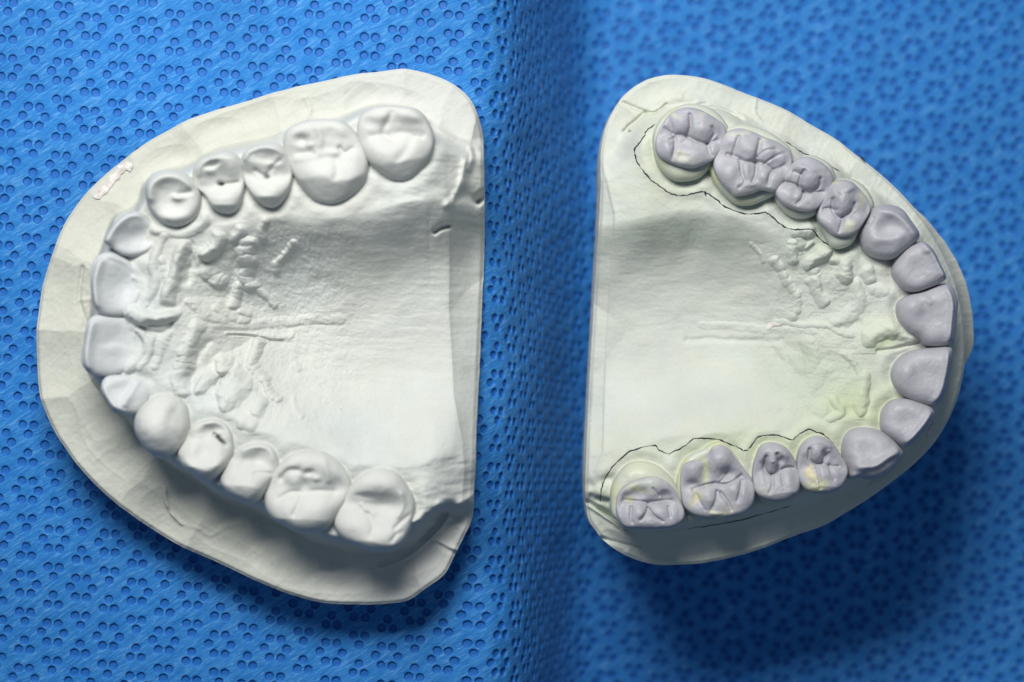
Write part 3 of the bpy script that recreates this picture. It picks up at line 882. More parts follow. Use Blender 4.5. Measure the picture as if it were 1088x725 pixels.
# =================================================================== RIGHT CAST
c1, c2, c3, c4, c5, c6, c7, c8 = (660, 100), (790, 150), (890, 200), (890, 290), (880, 380), (800, 430), (700, 450), (615, 480)
RIGHT = empty('dental_cast', W((820, 340), ZF).tolist() + [ZF],
              'tall pale green plaster jaw cast with grey wax teeth and pencil lines', 'dental cast')
ZR = .95
WX = (.43, .425, .465)
GP = (.58, .61, .52)
YG = (.60, .62, .36)
RIM_R = [(638, 200), (638.5, 170), (641, 148), (647, 128), (658, 108), (669, 96), (684, 86), (702, 80.5), (722, 79), (745, 82), (765, 88), (788, 97), (812, 106), (838, 118), (862, 132),
         (888, 147), (912, 166), (938, 186), (962, 209), (984, 235), (1001, 260), (1013, 285), (1022, 312), (1027, 340), (1029, 368), (1026, 398), (1020, 425), (1003, 460),
         (974, 492), (934, 524), (905, 543), (877, 560), (845, 571), (808, 585), (785, 592), (759, 598), (735, 601), (708, 602), (690, 600), (672, 594), (655, 585), (642, 575),
         (633, 564), (626, 553), (623, 535), (622, 512), (623, 480), (626, 440), (629, 390), (632.5, 330), (635, 270)]
OUT_R = [(560, 190), (640, 168), (662, 140), (686, 122), (712, 112), (745, 108), (785, 118), (818, 136), (850, 152), (885, 172), (912, 194), (938, 206),
         (962, 226), (984, 258), (1002, 295), (1012, 330), (1014, 360), (1008, 398), (998, 432), (982, 460), (962, 480), (940, 498), (915, 517), (880, 530),
         (845, 545), (800, 557), (750, 566), (705, 572), (668, 568), (645, 552), (620, 540), (560, 530)]
PAL_R = [(560, 236), (640, 236), (690, 228), (735, 222), (770, 228), (810, 238), (850, 250), (885, 262), (912, 282), (934, 305), (945, 336), (930, 368), (930, 396), (915, 420),
         (895, 440), (870, 452), (835, 456), (800, 460), (750, 462), (700, 468), (660, 478), (630, 486), (560, 490)]
outR = W(catmull(OUT_R, True, 4), .15)
palR = W(catmull(PAL_R, True, 4), .5)
g1, g2 = (780, 230), (780, 330)
RUGAE_R = [
    S(g1, [(390, 110), (440, 105)], .2, 50, .09, .2, 2), S(g1, [(400, 150), (410, 180)], .2, 38, .07, .2, 2),
    S(g1, [(350, 190), (340, 240), (345, 290)], .1, 34, .07, .7), S(g1, [(470, 180), (430, 215)], .2, 14, .05, .3),
    S(g1, [(550, 250), (510, 280), (455, 310)], .1, 36, .10, .2, 2), S(g1, [(470, 360), (500, 400)], 0, 34, .04, .5),
    S(g1, [(470, 420), (510, 490), (550, 560)], 0, 34, .065, .3, 2), S(g1, [(670, 320), (660, 390)], .1, 50, .10, .2, 2),
    S(g1, [(600, 290), (640, 300)], .1, 26, .04, .5), S(g1, [(800, 350), (830, 400)], .1, 40, .07, .4), S(g1, [(240, 300), (280, 340), (310, 410), (350, 460), (385, 530), (390, 600), (370, 650)], 0, 30, .05, .7),
    S(g1, [(860, 460), (920, 480)], .1, 40, .035, .8), S(g1, [(90, 190), (150, 250), (170, 300)], 0, 14, .02, .8), S(g1, [(740, 440), (760, 560), (700, 640), (620, 700)], 0, 40, .04, .3),
    S(g2, [(250, 80), (400, 90), (560, 100), (640, 150), (700, 160)], -.1, 22, .03, .6), S(g2, [(-200, 90), (0, 100), (150, 125), (300, 120), (480, 130)], -.1, 26, .018, .6),
    S(g2, [(-300, 190), (-60, 185), (80, 195), (230, 200), (300, 190)], -.1, 20, -.025, .4), S(g2, [(230, 260), (280, 310), (330, 360), (380, 420)], -.1, 30, -.03, .5),
    S(g2, [(440, 220), (470, 300), (470, 370)], -.1, 46, .04, .4), S(g2, [(540, 380), (430, 480), (440, 560), (520, 620)], -.1, 50, .03, .4), S(g2, [(600, 560), (640, 640), (570, 680)], 0, 26, .04, .3),
    S(g2, [(670, 290), (730, 350), (770, 420), (760, 470)], 0, 20, .035, .4), S(g2, [(790, 430), (770, 540), (760, 620)], 0, 40, .06, .3, 2),
    S(g2, [(620, 120), (700, 110), (760, 90)], 0, 26, -.035, .5), S(g2, [(860, 160), (950, 130), (1040, 150), (1110, 170)], .3, 60, .10, .15, 2), S(g2, [(900, 260), (980, 250), (1080, 225), (1160, 200)], .3, 13, -.05, .2),
]
FEAT_R = [
    S((610, 60), [(320, 280), (400, 315), (450, 335), (510, 352), (560, 330), (600, 295)], .3, 9, -.06, .2), S((610, 60), [(465, 345), (410, 395), (350, 440)], .3, 12, -.05, .2),
    S((610, 60), [(330, 465), (350, 460)], .3, 12, -.07, 0), S((610, 60), [(800, 300), (860, 290)], .3, 8, -.03, .2),
    S((610, 60), [(830, 320), (930, 325), (1010, 350), (1088, 395)], .3, 14, -.07, .3), S((610, 60), [(500, 290), (640, 240), (800, 270)], .3, 30, .03, .3),
    S(c8, [(60, 330), (160, 390), (250, 450), (330, 530)], .2, 16, -.10, .2), S(c8, [(70, 350), (170, 420), (260, 480), (350, 545)], .2, 12, .06, .2),
    S(c8, [(150, 560), (260, 590), (400, 620)], .1, 12, -.05, .4), S(c8, [(60, 220), (130, 200), (200, 180)], .3, 40, -.08, .4), S(c8, [(80, 300), (150, 320), (190, 330)], .3, 26, -.08, .4),
    S(c7, [(0, 690), (180, 672), (330, 652), (500, 628), (650, 580), (780, 550), (900, 510)], .3, 10, -.035, .1),
    S(c3, [(420, 0), (520, 100), (620, 220), (680, 330), (760, 460), (810, 580), (830, 700)], .08, 9, -.02, .1),
    S(c1, [(870, 30), (860, 120), (900, 170)], .1, 8, .02, .3),
]
RBR = [(700, 97, 44, 14, 10, -.04, 0, .1), (790, 110, 50, 14, -18, -.03, 0, .1), (870, 150, 46, 14, -30, -.03, 0, .1), (660, 130, 20, 26, 30, -.05, 0, .1), (700, 590, 60, 14, 4, -.04, 0, .1), (650, 575, 24, 12, -40, -.05, 0, .1)]


SCOOP_R = rim_scoops(seeds_along(RIM_R, OUT_R[1:-1], .1, 18, 6), .12, 14)


def height_right(X, Y):
    k = (D - .2) / D / PX
    px = X / k + 544; py = 362.5 - Y / k
    zr = .10 + .015 * fbm(X * .8, Y * .8, 102, 3) + .008 * fbm(X * 7, Y * 7, 112, 3)
    zr = zr + SCOOP_R(X, Y) - .01 + .0035 * fbm((X * .5 + Y * .85) * 3, (Y * .5 - X * .85) * 24, 304, 3)
    zr = add_blobs(X, Y, zr, RBR)
    dO = dist_poly(X, Y, outR, True)
    zr = zr - .55 * np.clip(-dO - .03, 0, .25) * np.clip(sst(965, 1010, px) + .8 * sst(490, 560, py) * sst(650, 700, px), 0, 1)
    wx = X + .03 * fbm(X * 2, Y * 2, 140, 2); wy = Y + .03 * fbm(X * 2, Y * 2, 141, 2)
    dO = dist_poly(wx, wy, outR, True); dP = dist_poly(wx, wy, palR, True)
    gum = .54 + .03 * fbm(X * 1.6, Y * 1.6, 103, 3) - .22 * (1 - sst(640, 690, px)) * sst(50, 125, np.abs(py - 350))
    Z = zr + (gum - zr) * sst(-.02, .32, dO) ** .9
    front = 1 - sst(740, 930, px)
    Z = Z - (.26 + .58 * front) * (1 - np.exp(-(np.clip(dP, 0, None) / (.60 + .25 * (1 - front))) ** 1.6))
    pal = sst(0, .25, dP)
    xc = np.interp(py, [60, 130, 230, 300, 480, 540, 600], [600, 630, 652, 650, 640, 615, 600])
    Z = Z - .006 * np.clip(xc - px, 0, None) - .025 * sst(-1.5, 1.5, xc - px)
    Z = Z + pal * (.008 * fbm(X * 2.2, Y * 8, 107, 4) + .014 * fbm(X * 1.1, Y * 1.6, 106, 3))
    rug = pal * sst(760, 840, px)
    Z = Z + rug * (.020 * fbm(X * 5, Y * 5, 121, 4) + .008 * np.abs(fbm(X * 14, Y * 14, 122, 3)))
    Z = Z + sst(.05, .3, dO) * (1 - pal) * .012 * fbm(X * 4, Y * 6, 124, 3)
    Z = add_rugae(X, Y, Z, [(a, b, c, d * .95, e, f) for a, b, c, d, e, f in RUGAE_R], 307)
    Z = add_strokes(X, Y, Z, FEAT_R)
    Z = gum_from_teeth(X, Y, Z, 'R', .03, .13)
    return Z + .002 * fbm(X * 24, Y * 24, 125, 3)


def stain(X, Y, spots):
    w = np.zeros(len(X))
    x = X + .22 * fbm(X * 1.6, Y * 1.6, 200, 3); y = Y + .22 * fbm(X * 1.6, Y * 1.6, 201, 3)
    add_blobs(x, y, w, spots)
    return np.clip(w, 0, 1)[:, None]


def tone_right(X, Y, Z):
    base = np.tile(np.array((.625, .65, .585)), (len(X), 1))
    n = fbm(X * .9, Y * .9, 170, 3)[:, None]; n2 = fbm(X * 4, Y * 4, 171, 3)[:, None]
    base = base * (1 + .05 * n) + n2 * np.array((.015, 0, -.015))
    y = stain(X, Y, [(925, 420, 50, 40, 0, .45, 2, .3), (900, 440, 60, 22, 0, .5, 2, .3), (935, 355, 16, 10, 0, .7, 2, .4), (780, 470, 120, 16, 0, .4, 2, .5), (850, 480, 60, 14, 0, .3, 2, .5),
                     (720, 210, 60, 14, 0, .2, 2, .4), (690, 160, 20, 50, 0, .3, 2, .4)])
    base = base * (1 - y) + np.array((.57, .64, .40)) * y
    g = stain(X, Y, [(860, 395, 50, 40, 0, .5, 2, .1), (720, 250, 90, 16, 0, .45, 2, .2), (880, 260, 50, 24, 0, .4, 2, .2), (640, 545, 24, 20, 0, .7, 2, .2), (645, 515, 22, 10, 0, .5, 2, .2)])
    base = base * (1 - g) + np.array((.42, .50, .38)) * g
    return base


def tr(name, crop, outline, wax=None, label=None, **k):
    """posterior tooth: green plaster crown with a grey wax cap modelled on top"""
    pf = k.pop('pf', []); wf = k.pop('wf', []); tones = k.pop('tones', []); wtones = [q[:-1] + (q[-1] * .7,) for q in k.pop('wtones', [])]
    wedge = k.pop('wedge', .17); pz = k.pop('pz', ZR - .10)
    wo = np.array(wax); wc = wo.mean(0); wr = (wo.max(0) - wo.min(0)) * .36
    pf = pf + [('b', wc[0], wc[1], wr[0], wr[1], 0, -.30)]
    outline = np.mean(outline, 0) + (np.array(outline) - np.mean(outline, 0)) * 1.02
    wax = wc + (wo - wc) * 1.03
    t = tooth(name, RIGHT, crop, outline, pz, .15, M_PRT, GP, key='R', edge=.22, p=3.2, feats=pf, tones=[(x, y, rx, ry, r, YG, a) for (x, y, rx, ry, r, a) in tones], **k)
    w = tooth('wax_cap', t, crop, wax, ZR + .05, ZR - .50, M_WAX, WX, edge=wedge, p=3.6, cerv=.22, feats=wf, wob=.02,
              tones=wtones, nt=160, nr=64)
    return t


YL = (.66, .64, .30); PLG = (.58, .60, .46)
tr('molar', c1, [(212, 330), (213, 250), (258, 160), (330, 98), (420, 66), (520, 72), (612, 118), (672, 188), (687, 240), (652, 330), (612, 410), (578, 462), (505, 532), (420, 554), (340, 547), (268, 492), (228, 420)],
   [(228, 310), (250, 230), (300, 150), (350, 108), (430, 90), (510, 105), (590, 150), (655, 200), (668, 260), (640, 340), (605, 405), (550, 440), (470, 470), (400, 465), (330, 440), (270, 410), (236, 370)],
   wf=[('v', [(260, 255), (430, 280), (640, 300)], 170, .13), ('g', [(280, 210), (340, 250), (420, 262), (500, 300), (560, 310), (620, 290)], 13, -.11), ('g', [(445, 130), (450, 200), (430, 260)], 14, -.11), ('g', [(310, 150), (330, 210), (340, 240)], 12, -.08),
       ('g', [(350, 270), (350, 340), (330, 420)], 14, -.10), ('g', [(560, 310), (570, 360), (590, 390)], 11, -.07), ('g', [(590, 210), (605, 250), (560, 310)], 11, -.09),
       ('b', 390, 190, 50, 60, 10, .10), ('b', 520, 235, 60, 65, 0, .12), ('b', 290, 330, 40, 65, 10, .10), ('b', 270, 190, 30, 30, 0, .04), ('b', 460, 370, 70, 50, 0, .04),
       ('b', 400, 330, 45, 45, 0, -.03), ('b', 600, 330, 25, 45, 0, .05), ('g', [(250, 290), (310, 290), (350, 270)], 9, -.07), ('b', 390, 400, 50, 28, 0, -.05)],
   wtones=[(385, 385, 42, 32, 0, PLG, .95), (330, 120, 60, 18, -20, PLG, .8), (560, 130, 70, 20, 25, PLG, .8), (490, 188, 16, 14, 0, (.16, .34, .34), .7), (420, 430, 90, 26, 0, PLG, .5)],
   tones=[(240, 450, 60, 70, 0, .5), (400, 520, 120, 40, 0, .3), (300, 110, 70, 40, 0, .6)])
tr('molar', c1, [(573, 440), (620, 350), (652, 280), (682, 222), (760, 196), (860, 210), (962, 252), (1052, 316), (1092, 368), (1097, 460), (1052, 562), (1002, 632), (932, 672), (840, 707), (760, 707), (690, 662), (618, 582), (583, 510)],
   [(603, 430), (622, 370), (652, 298), (688, 246), (760, 225), (830, 240), (910, 275), (1005, 312), (1075, 368), (1092, 430), (1072, 510), (1015, 590), (980, 622), (905, 612), (835, 635), (745, 648), (700, 615), (648, 562), (608, 492)],
   wf=[('v', [(650, 370), (850, 430), (1070, 470)], 190, .13), ('g', [(690, 380), (750, 400), (800, 430), (860, 430), (920, 440), (990, 480), (1060, 450)], 13, -.10), ('g', [(760, 270), (740, 330), (720, 390)], 12, -.09), ('g', [(900, 290), (880, 370), (870, 430)], 16, -.12),
       ('g', [(770, 420), (780, 500), (800, 560), (760, 600)], 13, -.09), ('g', [(880, 430), (870, 510), (850, 560)], 14, -.10), ('g', [(950, 580), (960, 520), (990, 480)], 12, -.08),
       ('b', 820, 370, 62, 75, 15, .13), ('b', 690, 300, 40, 45, 0, .05), ('b', 950, 390, 55, 60, 0, .10), ('b', 690, 500, 60, 85, -35, .12), ('b', 1040, 400, 35, 60, 0, .06),
       ('b', 810, 500, 26, 50, 0, .05), ('b', 920, 520, 30, 40, 0, .07), ('b', 830, 580, 60, 20, 0, .06), ('b', 1010, 530, 40, 40, 0, .04), ('g', [(880, 400), (930, 360), (1000, 350)], 9, -.05), ('g', [(930, 440), (990, 400), (1060, 370)], 9, -.06)],
   wtones=[(780, 235, 120, 16, 8, PLG, .8), (960, 270, 70, 20, 25, PLG, .7), (690, 650, 60, 20, 0, PLG, .6)], tones=[(620, 520, 40, 90, 0, .7), (800, 690, 100, 30, 0, .5)])
tr('premolar', c2, [(208, 330), (228, 268), (298, 178), (330, 128), (400, 92), (482, 105), (562, 158), (592, 240), (562, 310), (522, 395), (472, 462), (402, 492), (320, 483), (250, 432), (213, 380)],
   [(213, 320), (243, 258), (308, 160), (348, 115), (420, 105), (500, 138), (562, 198), (573, 260), (542, 330), (494, 410), (442, 442), (370, 442), (300, 420), (238, 378)],
   wf=[('v', [(270, 270), (400, 325), (530, 325)], 140, .14), ('b', 430, 255, 62, 62, 20, .15), ('g', [(390, 190), (370, 240), (370, 290), (430, 320), (490, 290), (500, 240)], 13, -.11), ('g', [(270, 255), (330, 270), (370, 290), (400, 320)], 11, -.10), ('g', [(400, 320), (380, 370), (350, 400)], 12, -.09),
       ('g', [(400, 320), (450, 325), (530, 320)], 10, -.07), ('b', 370, 170, 60, 25, -20, .08), ('b', 300, 330, 45, 45, 0, .06), ('b', 360, 350, 22, 30, 0, .04), ('b', 450, 370, 50, 35, 0, .04), ('b', 290, 215, 25, 30, 0, .05), ('g', [(330, 190), (370, 210)], 9, -.08)],
   tones=[(300, 450, 60, 30, 20, .3)])
tr('premolar', c2, [(476, 480), (508, 380), (548, 280), (600, 246), (700, 246), (782, 298), (832, 380), (832, 430), (784, 512), (742, 582), (702, 652), (640, 684), (578, 677), (526, 602)],
   [(486, 460), (518, 370), (556, 290), (600, 256), (684, 260), (744, 308), (794, 370), (812, 440), (772, 522), (722, 582), (650, 608), (588, 598), (528, 552), (492, 510)],
   wf=[('v', [(530, 430), (640, 480), (740, 450)], 140, .14), ('b', 640, 400, 65, 75, 25, .15), ('g', [(580, 370), (580, 430), (610, 480), (660, 480), (710, 430), (720, 400)], 12, -.12), ('g', [(530, 430), (570, 425), (600, 440)], 10, -.09), ('g', [(650, 480), (640, 530), (620, 580)], 13, -.08),
       ('b', 570, 520, 45, 60, -20, .06), ('b', 690, 520, 55, 40, 0, .05), ('b', 590, 340, 25, 40, 0, .06), ('b', 680, 300, 50, 22, 20, .06), ('b', 760, 440, 35, 45, 0, .05), ('g', [(600, 320), (620, 350)], 9, -.07)],
   wtones=[(690, 545, 42, 45, -30, (.66, .68, .50), .95), (770, 360, 26, 90, -25, (.62, .60, .40), .75), (600, 262, 40, 16, 0, YL, .5)])


def ta(name, crop, outline, **k):
    """front tooth fully modelled in grey wax"""
    a = dict(ztop=ZR + .02, zbase=.12, mat=M_WAX, rgb=WX, key='R', edge=.26, p=3.6, nt=150, nr=60, wob=.005)
    a.update(k)
    return tooth(name, RIGHT, crop, outline, **a)


ta('canine', c3, [(143, 290), (165, 220), (208, 140), (268, 106), (350, 106), (422, 138), (482, 218), (528, 290), (512, 342), (442, 402), (370, 452), (290, 457), (218, 432), (165, 380)],
   feats=[('b', 320, 245, 80, 60, 20, -.09), ('b', 300, 380, 80, 40, 0, -.03), ('g', [(180, 220), (220, 230), (240, 190)], 9, -.03), ('g', [(240, 330), (330, 330), (400, 310)], 30, .015), ('g', [(260, 130), (370, 170), (450, 240), (500, 300)], 26, .06)], edge=.34)
ta('lateral_incisor', c3, [(362, 530), (388, 450), (438, 388), (500, 352), (552, 343), (612, 390), (653, 470), (698, 570), (672, 603), (590, 643), (510, 667), (448, 652), (392, 600)],
   feats=[('b', 500, 520, 100, 100, 0, -.06), ('g', [(560, 360), (620, 440), (680, 560)], 20, .06), ('b', 570, 400, 24, 20, 0, .03)], tilt=(.05, .02))
ta('central_incisor', c4, [(395, 245), (403, 190), (450, 150), (550, 120), (640, 84), (700, 68), (742, 98), (772, 180), (767, 280), (757, 380), (742, 450), (700, 470), (620, 474), (568, 458), (520, 410), (460, 370), (412, 312)],
   feats=[('b', 590, 270, 110, 130, 0, -.07), ('g', [(705, 90), (735, 180), (730, 300), (715, 440)], 18, .05), ('b', 500, 220, 60, 60, 0, .03), ('g', [(560, 150), (600, 190)], 18, .02)], tilt=(.06, 0), nr=64)
ta('central_incisor', c5, [(422, 110), (438, 48), (490, -12), (560, -47), (660, -62), (760, -72), (798, -52), (792, 40), (772, 140), (746, 240), (700, 306), (640, 309), (560, 286), (490, 240), (438, 180)],
   feats=[('b', 600, 100, 110, 130, 10, -.05), ('g', [(770, -50), (755, 80), (720, 220), (680, 290)], 20, .06), ('b', 500, 90, 60, 60, 0, .03)], tilt=(.06, 0), nr=64)
ta('lateral_incisor', c5, [(350, 410), (363, 340), (418, 278), (500, 266), (590, 287), (662, 318), (684, 360), (652, 430), (592, 502), (532, 567), (480, 573), (418, 532), (372, 490), (353, 450)],
   feats=[('b', 480, 400, 90, 80, 0, -.05), ('g', [(660, 350), (600, 440), (510, 540)], 20, .06)], tilt=(.04, -.02))
ta('canine', c6, [(577, 280), (597, 200), (658, 156), (750, 150), (832, 172), (902, 217), (962, 290), (963, 330), (902, 412), (830, 462), (760, 482), (680, 472), (640, 480), (612, 470), (600, 420), (586, 360)],
   feats=[('b', 720, 270, 100, 80, 0, -.06), ('g', [(680, 400), (780, 390), (860, 340), (930, 300)], 24, .07), ('b', 640, 455, 20, 16, 0, .04)], edge=.36)

tr('premolar', c6, [(288, 360), (306, 278), (358, 222), (430, 202), (502, 236), (562, 318), (608, 400), (608, 460), (572, 532), (500, 572), (420, 575), (348, 558), (303, 505), (287, 430)],
   [(292, 360), (312, 282), (362, 228), (430, 210), (500, 242), (558, 322), (602, 400), (602, 458), (566, 526), (496, 562), (420, 566), (352, 550), (308, 500), (292, 430)],
   wf=[('v', [(330, 390), (430, 385), (570, 400)], 140, .14), ('b', 415, 320, 40, 60, 0, .09), ('g', [(370, 290), (370, 350), (400, 380), (450, 380), (480, 330)], 13, -.12), ('b', 470, 320, 24, 30, 0, -.10), ('g', [(450, 380), (500, 400), (560, 400)], 10, -.06), ('b', 460, 440, 45, 60, -10, .07),
       ('b', 380, 440, 45, 50, 0, .03), ('g', [(420, 400), (430, 470), (440, 540)], 10, -.06), ('b', 540, 430, 35, 50, 0, .05), ('g', [(500, 390), (510, 440), (530, 480)], 9, -.07), ('g', [(330, 310), (360, 250), (430, 230), (500, 270)], 22, .07), ('b', 490, 300, 14, 10, 0, .04)],
   wtones=[(385, 440, 40, 55, 10, (.70, .63, .26), .9), (400, 535, 85, 42, 8, (.68, .68, .38), .95)], tones=[(400, 560, 100, 40, 0, .8)])
tr('premolar', c6, [(4, 420), (22, 338), (58, 268), (120, 246), (190, 260), (242, 308), (274, 370), (304, 450), (304, 540), (272, 592), (200, 629), (110, 629), (38, 594), (6, 530)],
   [(8, 420), (27, 340), (62, 272), (120, 252), (188, 266), (238, 312), (268, 372), (297, 450), (297, 536), (267, 584), (198, 616), (110, 616), (42, 584), (10, 526)],
   wf=[('v', [(40, 450), (140, 445), (280, 420)], 140, .14), ('b', 130, 370, 34, 60, 0, .09), ('g', [(90, 340), (85, 410), (110, 450), (160, 440), (175, 380), (160, 320)], 12, -.12), ('b', 190, 360, 18, 24, 0, -.08), ('b', 80, 400, 20, 40, 0, -.07), ('g', [(130, 450), (130, 520), (110, 570)], 11, -.06),
       ('b', 160, 500, 45, 60, 0, .07), ('b', 70, 500, 36, 50, 0, .05), ('g', [(170, 440), (220, 410), (270, 410)], 10, -.06), ('g', [(50, 350), (90, 290), (150, 275), (220, 330)], 22, .07), ('b', 235, 480, 35, 60, 0, .04), ('g', [(190, 450), (200, 520)], 9, -.04), ('b', 130, 368, 9, 9, 0, .04)],
   wtones=[(80, 560, 60, 40, 0, PLG, .6)], tones=[(150, 600, 120, 40, 0, .7)])
tr('molar', c7, [(122, 380), (147, 280), (197, 216), (290, 172), (330, 142), (400, 124), (462, 165), (524, 258), (584, 338), (619, 430), (604, 522), (542, 586), (440, 612), (328, 618), (228, 595), (163, 533), (132, 460)],
   [(150, 450), (146, 370), (160, 280), (215, 245), (285, 235), (325, 200), (350, 160), (400, 145), (448, 170), (508, 250), (560, 320), (600, 380), (613, 440), (597, 518), (536, 578), (436, 600), (325, 606), (230, 583), (170, 530)],
   wf=[('v', [(180, 420), (380, 395), (570, 350)], 190, .13), ('b', 215, 310, 42, 75, 5, .07), ('b', 400, 250, 75, 70, 20, .07), ('b', 305, 310, 34, 70, 0, -.09), ('b', 445, 325, 38, 35, 0, -.13), ('b', 220, 395, 45, 28, 0, -.09), ('g', [(230, 430), (300, 405), (370, 390), (420, 400), (480, 380), (540, 340)], 13, -.10),
       ('b', 320, 470, 55, 65, 5, .12), ('b', 480, 420, 58, 60, 0, .12), ('g', [(380, 440), (370, 500), (340, 560)], 12, -.08), ('g', [(400, 450), (440, 500), (470, 560)], 12, -.10), ('b', 420, 510, 30, 40, 0, .03), ('b', 250, 500, 30, 45, 0, -.05),
       ('g', [(540, 370), (530, 430), (510, 500)], 12, -.08), ('b', 560, 450, 30, 60, 0, .05), ('g', [(240, 450), (270, 510), (300, 560)], 9, -.05), ('b', 380, 585, 40, 14, 0, .05), ('g', [(440, 290), (440, 340), (400, 380)], 8, -.04)],
   wtones=[(300, 300, 30, 110, 5, (.56, .60, .30), .9), (235, 480, 32, 60, -15, (.66, .64, .34), .75), (440, 550, 70, 30, 20, (.58, .56, .46), .7), (390, 590, 60, 20, 0, (.74, .72, .48), .9), (260, 225, 60, 22, -20, YG, .7), (350, 160, 50, 25, 0, YG, .8)],
   tones=[(160, 300, 50, 120, 0, .8), (400, 150, 90, 40, 0, .8), (350, 590, 160, 30, 0, .6)])
tr('molar', c8, [(208, 330), (213, 240), (258, 150), (320, 88), (400, 68), (490, 87), (562, 138), (613, 200), (654, 290), (682, 380), (668, 452), (602, 496), (500, 506), (400, 506), (298, 495), (246, 440), (216, 400)],
   [(246, 330), (262, 270), (310, 215), (390, 180), (470, 165), (550, 190), (612, 250), (645, 318), (674, 386), (660, 444), (600, 484), (500, 493), (400, 493), (306, 484), (262, 434), (246, 380)],
   wf=[('v', [(270, 325), (450, 330), (640, 330)], 160, .13), ('b', 380, 270, 60, 40, 10, -.10), ('b', 470, 290, 30, 40, 0, .03), ('b', 560, 290, 40, 35, 0, -.10), ('b', 310, 300, 30, 30, 0, -.08), ('g', [(290, 320), (360, 325), (440, 330), (520, 325), (600, 320)], 13, -.10), ('b', 390, 385, 42, 48, 20, .11),
       ('b', 520, 385, 60, 50, 0, .10), ('g', [(450, 340), (440, 390), (400, 440)], 11, -.09), ('g', [(450, 370), (490, 420), (540, 450)], 10, -.08), ('g', [(340, 360), (335, 420), (345, 460)], 10, -.08), ('b', 450, 455, 60, 24, 0, .03), ('b', 310, 390, 24, 50, 0, .04), ('g', [(580, 360), (590, 420)], 10, -.07), ('b', 620, 390, 26, 50, 0, .05), ('g', [(480, 240), (520, 290)], 9, -.06)],
   wtones=[(370, 240, 60, 32, 0, (.58, .60, .34), .85), (480, 190, 120, 45, 10, (.56, .60, .50), .8), (330, 310, 30, 26, 0, (.52, .52, .26), .8), (440, 260, 60, 24, 0, (.55, .58, .38), .6)],
   tones=[(230, 250, 60, 120, 10, .6), (400, 100, 160, 60, 0, .35)])

rim_c = W((820, 340), .1)
def flare(ang, last):
    x, y = last[:, 0], last[:, 1]
    k = (D - .1) / D / PX
    py = 362.5 - y / k
    px = x / k + 544
    return .19 * sst(170, 300, py) * (1 - sst(355, 412, py)) * (px > 860)
bodyR = cast_body('plaster_base', RIGHT, RIM_R, .10, ZF, height_right, M_PR, tone_right, (830, 345),
                  [(.015, .008, None), (.05, .01, None), (.09, .0, None), (.10, .005, flare), (.12, .02, flare), (.16, .02, flare), (.35, .0, flare), (.7, -.06, None), (.97, -.12, None), (1, -.15, None)], NR=420)

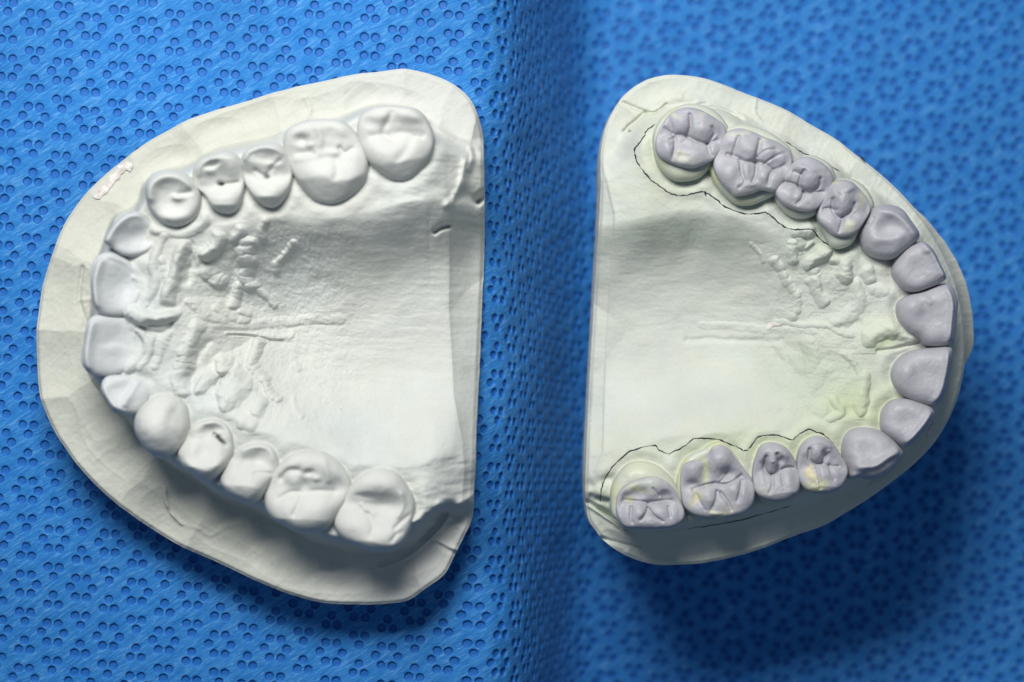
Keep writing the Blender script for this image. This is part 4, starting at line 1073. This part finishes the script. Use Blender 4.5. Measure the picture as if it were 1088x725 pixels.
PEN = [
    W(C(c1, [(222, 185), (165, 235), (150, 265), (115, 320), (88, 355), (92, 400), (115, 460), (150, 510), (190, 555), (240, 590), (290, 630)]), .5),
    W(C(c1, [(275, 628), (340, 648), (400, 655), (460, 640), (520, 630), (545, 660)]), .5),
    W(np.concatenate([C(c1, [(520, 632), (560, 645), (620, 690), (665, 725)]), C(c2, [(0, 468), (60, 470), (130, 462), (180, 490)])]), .5),
    W(C(c2, [(150, 470), (240, 540), (300, 570), (350, 572), (410, 570), (450, 590), (500, 640), (560, 675), (630, 683), (680, 665), (730, 610)]), .5),
    W(np.concatenate([C(c8, [(150, 335), (142, 300), (150, 250), (165, 200), (200, 130), (250, 70), (330, 0)]), C(c7, [(-40, 140), (0, 168), (70, 200)])]), .5),
    W(C(c7, [(60, 198), (150, 150), (220, 100), (290, 93), (370, 100), (430, 122), (490, 145), (540, 175)]), .5),
    W(C(c7, [(538, 176), (570, 160), (630, 90), (680, 75), (740, 72), (800, 88), (860, 105)]), .5),
    W(np.concatenate([C(c7, [(855, 106), (900, 65), (960, 38), (1010, 55)]), C(c6, [(430, 180), (470, 210), (515, 250)])]), .5),
    W(C(c2, [(265, 0), (330, 40), (370, 70), (440, 90), (520, 125), (570, 165), (620, 195)]), .25),
    W(C(c2, [(738, 88), (785, 132)]), .1),
    W(C(c7, [(180, 678), (330, 655), (500, 630), (650, 582), (760, 552), (850, 530)]), .25),
    W(C(c1, [(50, 225), (75, 218)]), .4),
]
for p_ in PEN:
    ribbon('pencil_line', RIGHT, [p_], height_right, M_PENCIL, w=.018 if p_ is not PEN[10] else .012)
for o, pts, z, wd in ((g2, [(208, 118), (235, 95), (290, 95)], -.1, .06), (c5, [(690, 425), (660, 470), (645, 520)], .2, .05)):
    chip(RIGHT, o, pts, z, height_right, wd, .012)

# =================================================================== light, world, camera
w = bpy.data.worlds.new('World'); sc.world = w; w.use_nodes = True
bg = w.node_tree.nodes['Background']; bg.inputs[0].default_value = (.52, .72, 1.0, 1); bg.inputs[1].default_value = .145


def area(name, az, el, dist, size, power, color, target=(0, 0, 0)):
    l = bpy.data.lights.new(name, 'AREA'); l.shape = 'RECTANGLE'; l.size = size[0]; l.size_y = size[1]; l.energy = power; l.color = color
    o = bpy.data.objects.new(name, l); COL.objects.link(o)
    a, e = math.radians(az), math.radians(el)
    o.location = (target[0] + dist * math.cos(e) * math.cos(a), target[1] + dist * math.cos(e) * math.sin(a), target[2] + dist * math.sin(e))
    o.rotation_euler = (math.pi / 2 - e, 0, a + math.pi / 2)
    return o


area('window_light', 105, 56, 24, (13, 6), 6900, (1.0, .985, .95))

cam = bpy.data.cameras.new('camera'); co = bpy.data.objects.new('camera', cam); COL.objects.link(co)
co.location = (0, 0, D); cam.sensor_width = 36; cam.lens = 36 * D / 13.6; cam.clip_start = .5; cam.clip_end = 500
cam.dof.use_dof = True; cam.dof.focus_distance = D - .55; cam.dof.aperture_fstop = .13
sc.camera = co
sc.view_settings.view_transform = 'Standard'; sc.view_settings.look = 'None'
sc.view_settings.exposure = 0; sc.view_settings.gamma = 1
sc.render.resolution_x = 1024; sc.render.resolution_y = 682
